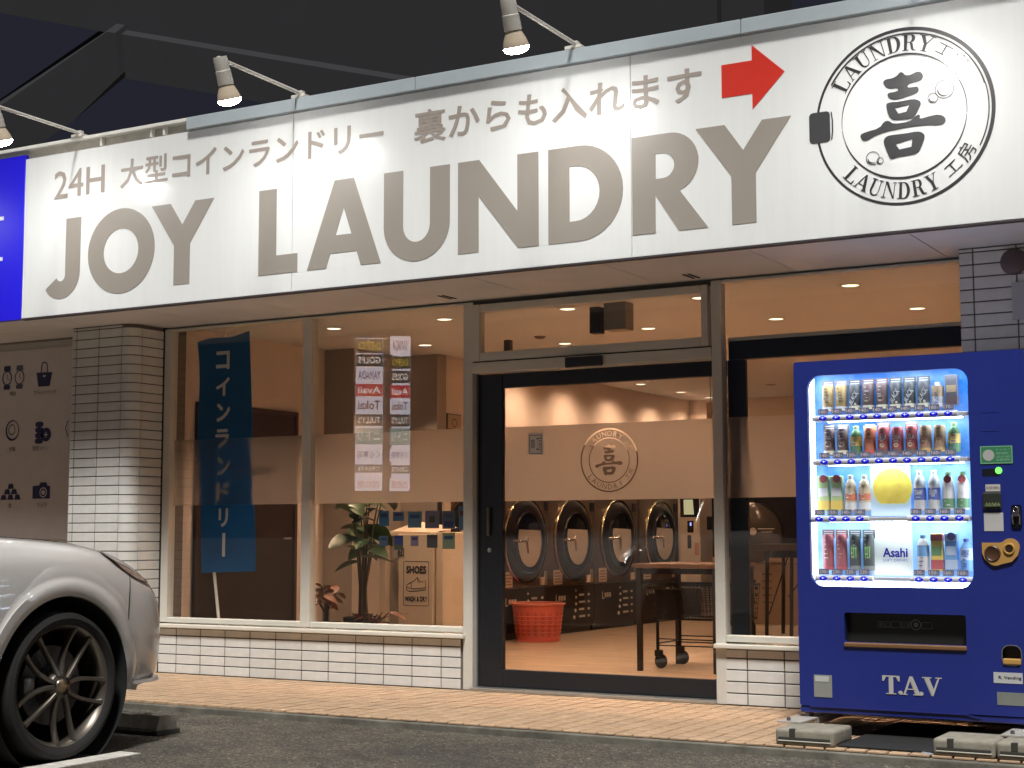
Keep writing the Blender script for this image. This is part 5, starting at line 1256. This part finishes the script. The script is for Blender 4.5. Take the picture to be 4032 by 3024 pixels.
for i, (yc, z_, l) in enumerate(((3.50,.965,'dryer nearest the glass, mostly hidden by the door post'),(4.565,.968,'first dryer seen through the door, behind the red basket'),(5.600,.975,'second round dryer seen through the door'),(6.67,.985,'third round dryer seen through the door'),(7.82,.995,'farthest round dryer beside the pay station'))):
    wd = (.99,1.05,1.04,1.10,1.10)[i]; dryer(yc, wd, z_, l)
for i, (y, l) in enumerate(((3.22,'small framed poster nearer the glass, above the dryers'),(3.52,'small framed poster farther in, above the dryers'))):
    t = thing('poster', l, 'poster', (.421,y,2.07), 0, 'small posters above the dryers')
    MB().box(.0,.015,-.12,.12,-.075,.075,.002).obj('frame', mat('poster_frame', (.12,.08,.05), .5), t); MB().box(.0155,.017,-.11,.11,-.065,.065).obj('sheet', mat('poster_sheet', (.42,.32,.20), .6), t)
    plate([circ(0,-.01,.04,24), circ(0,-.01,.032,24)], 0, lambda u,v,w: (.0175,u,v)).obj('print', mat('poster_ink', (.05,.035,.025), .6), t)

# pay station, stand and washers at the back
kt = thing('pay_station', 'tall beige pay station in the far corner past the dryers', 'pay station', (.60,8.3,0))
MB().box(-.135,.135,.0,.42,.0,1.50,.006).obj('cabinet', BEI, kt)
MB().box(-.12,.125,-.006,-.0005,1.235,1.455).obj('screen_bezel', BLKD, kt); MB().add([(-.07,-.008,1.265),(.06,-.008,1.265),(.045,-.008,1.445),(-.075,-.008,1.445)], [(0,1,2,3)]).obj('screen', emis('pay_screen', (.95,.85,.45), .55), kt)
MB().box(-.03,.05,-.008,-.0005,1.05,1.19,.003).obj('bill_slot', BLKD, kt); MB().box(.005,.025,-.012,-.0085,1.13,1.17).obj('slot_light', emis('slot_blue', (.35,.4,1.0), 1.5), kt)
MB().box(-.03,.02,-.010,-.0005,.86,1.02,.003).obj('coin_slot', BLKD, kt); MB().box(.06,.115,-.004,-.0005,.78,.93).obj('notice_card', mat('card_salmon', (.50,.25,.18), .6), kt)
ds = thing('dispenser_stand', 'dark post with a small black box beside the pay station', 'stand', (.90,8.4,0))
MB().box(-.03,.03,.0,.05,.0,1.50,.003).obj('post', mat('post_dark', (.035,.028,.024), .5), ds); MB().box(-.10,.02,-.06,-.001,1.08,1.24,.008).obj('box', BLKD, ds); MB().box(.04,.09,.02,.06,.0,1.52,.003).obj('post', BEI, ds)
def washer(xc, label):
    t = thing('washing_machine', label, 'washing machine', (xc,8.05,0), 0, 'washing machines along the back wall')
    MB().box(-.53,.53,.0,.7,.0,.70,.006).obj('lower_body', mat('washer_tan', (.30,.215,.15), .45, var=.05, vs=2), t); MB().box(-.53,.53,.0,.7,.76,1.75,.006).obj('upper_body', BLKD, t); MB().box(-.53,.53,-.02,.7,.702,.758,.004).obj('ledge', mat('washer_trim', (.42,.28,.18), .4), t)
    o = (0,-.001,1.05)
    d = MB().lathe([(.330,.0),(.330,.03),(.30,.05),(.02,.055),(0,.055)], 48, o, (0,-1,0)).obj('door', mat('washer_glass', (.10,.085,.07), .15, .3), t, True)
    MB().lathe([(.345,.0),(.345,.02),(.331,.03)], 48, o, (0,-1,0)).obj('door_ring', mat('ring_dark', (.035,.028,.022), .3, .7), d, True)
    m = MB(); text(m, '大型', -.27,-.15,1.04,1.09, fac(-.057), .02); plate([rect(.06,.26,1.085,1.095)], 0, fac(-.057), m); text(m, 'LAUNDRY', .10,.24,1.045,1.065, fac(-.057)); m.obj('lettering', INKW, d)
    MB().lathe([(0,.004),(.045,.003)], 24, (0,-.057,1.06), (0,-1,0)).obj('badge', MAT['badge_cream'], d)
    for k in range(5): MB().lathe([(0,.006),(.018,.005),(.02,0)], 12, (-.02+.03*sin(k),-.001,.25+.08*k), (0,-1,0)).obj('knob', BLKD, t)
    for k in range(5):
        m = MB(); plate([rect(-.2,-.08,.24+.08*k,.26+.08*k)], 0, fac(-.0015), m); plate([rect(.08,.2,.24+.08*k,.26+.08*k)], 0, fac(-.0015), m); m.obj('panel_print', mat('washer_print', (.16,.11,.08), .5), t)
for i, (x, l) in enumerate(((1.52,'large front loading washer nearest the far corner'),(2.60,'second large washer along the back wall'),(3.68,'third large washer along the back wall'))): washer(x, l)

# tables, cart, basket
WT = mat('table_wood', (.15,.085,.05), .4, var=.12, vs=6); LEG = mat('table_black', (.016,.014,.013), .5)
tb = thing('folding_table', 'wood topped work table with black legs behind the door glass', 'table', (4.0,2.25,0))
MB().box(-1.10,-.408,-.42,.38,.775,.808,.004).obj('top', WT, tb)
for x, y in ((-1.05,-.39),(-1.05,.33),(-.430,-.39),(-.430,.33)): MB().box(x-.019,x+.019,y-.019,y+.019,.0,.774,.003).obj('leg', LEG, tb)
MB().box(-1.03,-.455,-.40,-.38,.73,.772).obj('apron', LEG, tb)
t2 = thing('side_table', 'small tall dark table with crossed legs right of the door', 'table', (2.75,6.30,0))
MB().box(-.45,.55,-.3,.3,.86,.93,.006).obj('top', mat('table_dark', (.06,.042,.03), .4), t2)
for x, y, tx in ((-.36,-.24,.0),(-.10,-.24,.0),(.34,-.24,0),(-.36,.24,0),(.34,.24,0)): MB().tube([(x,y,0),(x+.02,y,.86)], .020, 8).obj('leg', LEG, t2)
MB().tube([(-.33,-.24,.22),(-.12,-.24,.80)], .008, 6).obj('brace', LEG, t2); MB().tube([(-.12,-.24,.40),(.2,-.24,.80)], .008, 6).obj('brace', LEG, t2)
ct = thing('laundry_cart', 'black wire laundry cart on casters behind the door glass', 'cart', (3.30,2.35,0))
WI = mat('cart_black', (.014,.013,.012), .45, .4)
def cart():
    t = ct; x0, x1, y0, y1 = -.36,.34,-.24,.24
    def wire(name, pts, r, n=6): MB().tube(pts, r, n).obj(name, WI, t, True)
    wire('rim', [(x0-.05,y0,.64),(x1,y0,.64),(x1,y1,.64),(x0-.05,y1,.64),(x0-.05,y0,.64)], .010, 8)
    wire('handle', [(x0-.05,y0,.64),(x0-.13,y0+.03,.62),(x0-.13,y1-.03,.62),(x0-.05,y1,.64)], .010, 8)
    wire('bottom_rim', [(x0,y0+.02,.38),(x1-.02,y0+.02,.38),(x1-.02,y1-.02,.38),(x0,y1-.02,.38),(x0,y0+.02,.38)], .008, 8)
    for side, (a, b) in enumerate(((y0,y0+.02),(y1,y1-.02))):
        for k in range(24): f = k/23; wire('wire', [(x0-.05+(x1-x0+.05)*f,a,.64),(x0+(x1-.02-x0)*f,b,.38)], .0022)
        for k in range(6): f = (k+1)/7; wire('wire', [(x0-.05*(1-f),a+(b-a)*f,.64-.26*f),(x1-.02*f,a+(b-a)*f,.64-.26*f)], .0022)
    for k in range(12): f = k/11; wire('wire', [(x1,y0+(y1-y0)*f,.64),(x1-.02,y0+.02+(y1-y0-.04)*f,.38)], .0022); wire('wire', [(x0-.05,y0+(y1-y0)*f,.64),(x0,y0+.02+(y1-y0-.04)*f,.38)], .0022)
    pl = MB().box(x0+.01,x0+.22,y0+.03,y1-.03,.385,.60).obj('bag', mat('cart_bag', (.022,.020,.019), .8), t)
    for y in (y0+.03,y1-.03):
        wire('leg', [(x0+.03,y,.38),(x0+.03,y,.14)], .013, 8); wire('leg', [(x1-.12,y,.385),(x1-.06,y,.36),(x1-.04,y,.32),(x1-.04,y,.14)], .013, 8)
        for z in (.175,.225): wire('rail', [(x0+.03,y,z),(x1-.04,y,z)], .005)
    for x in (x0+.03,x1-.04): wire('rail', [(x,y0+.03,.19),(x,y1-.03,.19)], .006); 
    for x in (x0+.03,x1-.04):
        for y in (y0+.03,y1-.03):
            c = MB().lathe([(0,-.016),(.045,-.016),(.055,-.010),(.055,.010),(.045,.016),(0,.016)], 20, (x+.025,y,.055), (.25,.97,0)).obj('caster', LEG, t, True)
            MB().box(x-.02,x+.035,y-.024,y+.024,.09,.14,.006).obj('caster_fork', LEG, t)
cart()
bk = thing('laundry_basket', 'red plastic laundry basket on the floor by the dryers', 'basket', (.675,4.38,0))
RED = mat('basket_red', (.80,.15,.095), .4, var=.05, vs=4)
def basket():
    n = 40; m = MB(); L = 9
    for j in range(L+1):
        t = j/L; r = .212+.042*t
        for k in range(n): a = 2*pi*k/n; m.v.append((r*cos(a),r*sin(a),.012+.345*t))
    for j in range(L):
        for k in range(n):
            if 1 <= j <= 6 and k % 2 == 0: 
                continue
            m.f.append((j*n+k,j*n+(k+1)%n,(j+1)*n+(k+1)%n,(j+1)*n+k))
    o = m.obj('wall', RED, bk); s = o.modifiers.new('t','SOLIDIFY'); s.thickness = .004
    m = MB()
    for j in range(2,7): 
        t = j/L; r = .212+.042*t; m.tube([(r*cos(2*pi*k/n),r*sin(2*pi*k/n),.012+.345*t) for k in range(n+1)], .0055, 6)
    m.obj('hoop', RED, bk, True); bk.children[-1]['kind'] = 'stuff'
    MB().lathe([(.250,.345),(.268,.350),(.272,.365),(.255,.372),(.248,.366)], n).obj('rim', mat('basket_rim', (.80,.26,.17), .4), bk, True)
    MB().lathe([(0,.010),(.205,.010),(.214,.0),(.206,0)], n).obj('bottom', RED, bk, True)
    MB().lathe([(0,.03),(.20,.03),(.245,.33)], n).obj('liner', mat('basket_inner', (.70,.12,.08), .6), bk, True)
basket()

# pot plants behind the second window
LEAF = mat('leaf_green', (.045,.105,.035), .42, var=.3, vs=6, rnd=.25); LEAF2 = mat('leaf_copper', (.30,.12,.06), .45, var=.3, vs=7, rnd=.2); STEM = mat('plant_stem', (.10,.075,.045), .7); POT = mat('pot_dark', (.035,.03,.028), .5)
def leaf_mesh(L_, Wd, fold, name, m_):
    m = MB(); n = 8
    for i in range(n+1):
        t = i/n; w = Wd*sin(pi*min(1,t*.97+.03))**.75*(1-.25*t); z = -.30*L_*t*t
        m.v += [(L_*t,-w,z+fold*w),(L_*t,0,z),(L_*t,w,z+fold*w)]
    for i in range(n):
        for j in (0,1): a = i*3+j; m.f.append((a,a+3,a+4,a+1))
    me = m.mesh(name); me.materials.append(m_)
    for p in me.polygons: p.use_smooth = True
    return me
BIGL = leaf_mesh(.24,.085,.25,'leaf',LEAF); MIDL = leaf_mesh(.17,.06,.2,'leaf',LEAF); COPL = leaf_mesh(.13,.035,.3,'leaf',LEAF2)
def plant(x, y, label, stems, leaves, meshes, pot_h, pot_r, ztop):
    t = thing('potted_plant', label, 'plant', (x,y,0), 0, 'pot plants behind the second window')
    MB().lathe([(0,0),(pot_r*.78,0),(pot_r,pot_h),(pot_r*.92,pot_h),(pot_r*.88,pot_h-.03),(0,pot_h-.03)], 24).obj('pot', POT, t, True)
    tips = []
    for k in range(stems):
        a = random.uniform(0,2*pi); r = random.uniform(.05,.20); pts = [(0.02*cos(a),.02*sin(a),pot_h-.04)]
        for j in range(1,5): f = j/4; pts.append((r*f**1.6*cos(a)+random.uniform(-.012,.012), r*f**1.6*sin(a)+random.uniform(-.012,.012), pot_h+(ztop-pot_h)*f*random.uniform(.93,1.0)))
        MB().tube(pts, [.012,.010,.008,.006,.004], 8).obj('stem', STEM, t, True); tips.append(pts)
    for k in range(leaves):
        pts = random.choice(tips); f = random.uniform(.45,1); i = min(3,int(f*4)); q = f*4-i; p = Vector(pts[i]).lerp(Vector(pts[i+1]), q)
        o = bpy.data.objects.new('leaf', random.choice(meshes)); link(o, t); o.location = p; o.rotation_euler = (random.uniform(-.5,.5), random.uniform(-.7,.35), random.uniform(0,2*pi)); s = random.uniform(.75,1.25); o.scale = (s,s,s)
plant(1.02,.95,'tall pot plant with broad dark green leaves behind the second window', 5, 26, [BIGL,MIDL], .40, .15, 1.34)
plant(.62,1.55,'second tall broad leaved plant farther back in the recess', 4, 18, [BIGL,MIDL], .35, .15, 1.42)
plant(.98,.55,'low pot plant with copper coloured leaves near the window mullion', 7, 30, [COPL], .38, .12, .66)
plant(1.27,.62,'very low copper leaved plant on the floor by the window', 6, 20, [COPL], .18, .10, .46)

# hanging sign seen high inside the door
hs = thing('hanging_sign', 'small hanging guide sign seen high inside the door', 'sign', (2.32,5.2,2.20))
MB().box(-.19,.19,-.008,.008,-.12,.12,.002).obj('board', mat('hang_board', (.40,.28,.19), .6), hs)
m = MB(); text(m, 'COIN', -.05,.06,.03,.06, fac(-.0095)); text(m, 'LAUNDRY', -.13,.13,-.05,-.005, fac(-.0095), .01); m.obj('lettering', BW, hs)
for x in (-.15,.15): MB().tube([(x,0,.12),(x,0,.48)], .003, 6).obj('cord', LEG, hs)

# ------------------------------------------------------------------ roadside pylon behind the photographer (its mirror image shows in the second window)
def pylon():
    mc = Vector((7.99, 8.936, 1.029)); Ld = 88.0
    P = lambda az: Vector((mc.x+Ld*sin(radians(az)), mc.y-Ld*cos(radians(az)), 0))
    e = lambda el: mc.z+Ld*math.tan(radians(el))
    base = (P(-35.66)+P(-33.63))/2
    t = thing('pylon_sign', 'lit roadside pylon of shop boards mirrored in the second window', 'sign', base)
    def lit(name, col, s): return emis('pylon_'+name, col, s)
    WH = lit('white', (.86,.84,.95), 4.6); DKB = lit('dark', (.10,.12,.10), 1.8); RD = lit('red', (.70,.05,.06), 3.8); GR = lit('green', (.25,.42,.38), 4.0)
    IR = lit('ink_red', (.6,.02,.02), 1.2); IB = lit('ink_blue', (.05,.04,.45), 1.5); IY = lit('ink_yellow', (.75,.55,.05), 4.5); IW = lit('ink_white', (.9,.9,.9), 5.5); IP = lit('ink_pink', (.85,.35,.35), 3.0)
    z0, z1 = e(1.63), e(7.30)
    # crop rows: 200 (top) .. 1245 (bottom) mapped to height
    Z = lambda r: z1-(z1-z0)*(r-215)/(1245-215)
    Lp = [(225,320,DKB,'DEPO',IY),(330,410,DKB,'GOLF5',IW),(420,522,WH,'YAMADA',IB),(530,612,RD,'Avail',IW),(617,727,WH,'Tokai',IR),(735,812,DKB,"TULLY'S",IW),(828,935,GR,'ニトリ',IW),(962,1048,WH,'くら寿司',IB),(1072,1125,DKB,'CREATE',IW),(1160,1245,WH,'西松屋',IP)]
    Rp = [(205,330,WH,'YAMADA',IB),(342,425,DKB,'DEPO',IY),(440,522,DKB,'GOLF5',IW),(538,622,RD,'Avail',IW),(630,727,WH,'Tokai',IR),(735,815,DKB,"TULLY'S",IW),(828,940,GR,'ニトリ',IW),(965,1052,WH,'くら寿司',IB),(1076,1130,DKB,'CREATE',IW),(1162,1248,WH,'西松屋',IP)]
    for (a0, a1, L_) in ((-35.66,-34.65,Lp),(-34.40,-33.63,Rp)):
        A, B_ = P(a1)-base, P(a0)-base              # reader's left to right as seen from the shop
        ux = (B_-A); w = ux.length; ux.normalize(); nrm = Vector((0,0,1)).cross(ux); 
        if nrm.y < 0: nrm = -nrm
        def mp(u, v, wd): 
            p = A+ux*u+nrm*(-wd); return (p.x, p.y, v)
        for (r0, r1, m_, wd, im) in L_:
            zt, zb = Z(r0), Z(r1)
            b = plate([rect(.02,w-.02,zb,zt)], .15, mp).obj('board', m_, t)
            q = MB(); text(q, wd, .14,w-.14,zb+(zt-zb)*.22,zt-(zt-zb)*.22, lambda u,v,x: mp(u,v,-.02+x*40), .015); q.obj('lettering', im, b)
        q = MB(); plate([rect(0,w,z0,z1)], .2, lambda u,v,x: mp(u,v,.2+x), q); q.obj('frame', WH, t)
    MB().box(-.3,.3,-.6,-.3,ASZ,z1).obj('post', mat('pylon_steel', (.10,.10,.10), .5), t)
pylon()
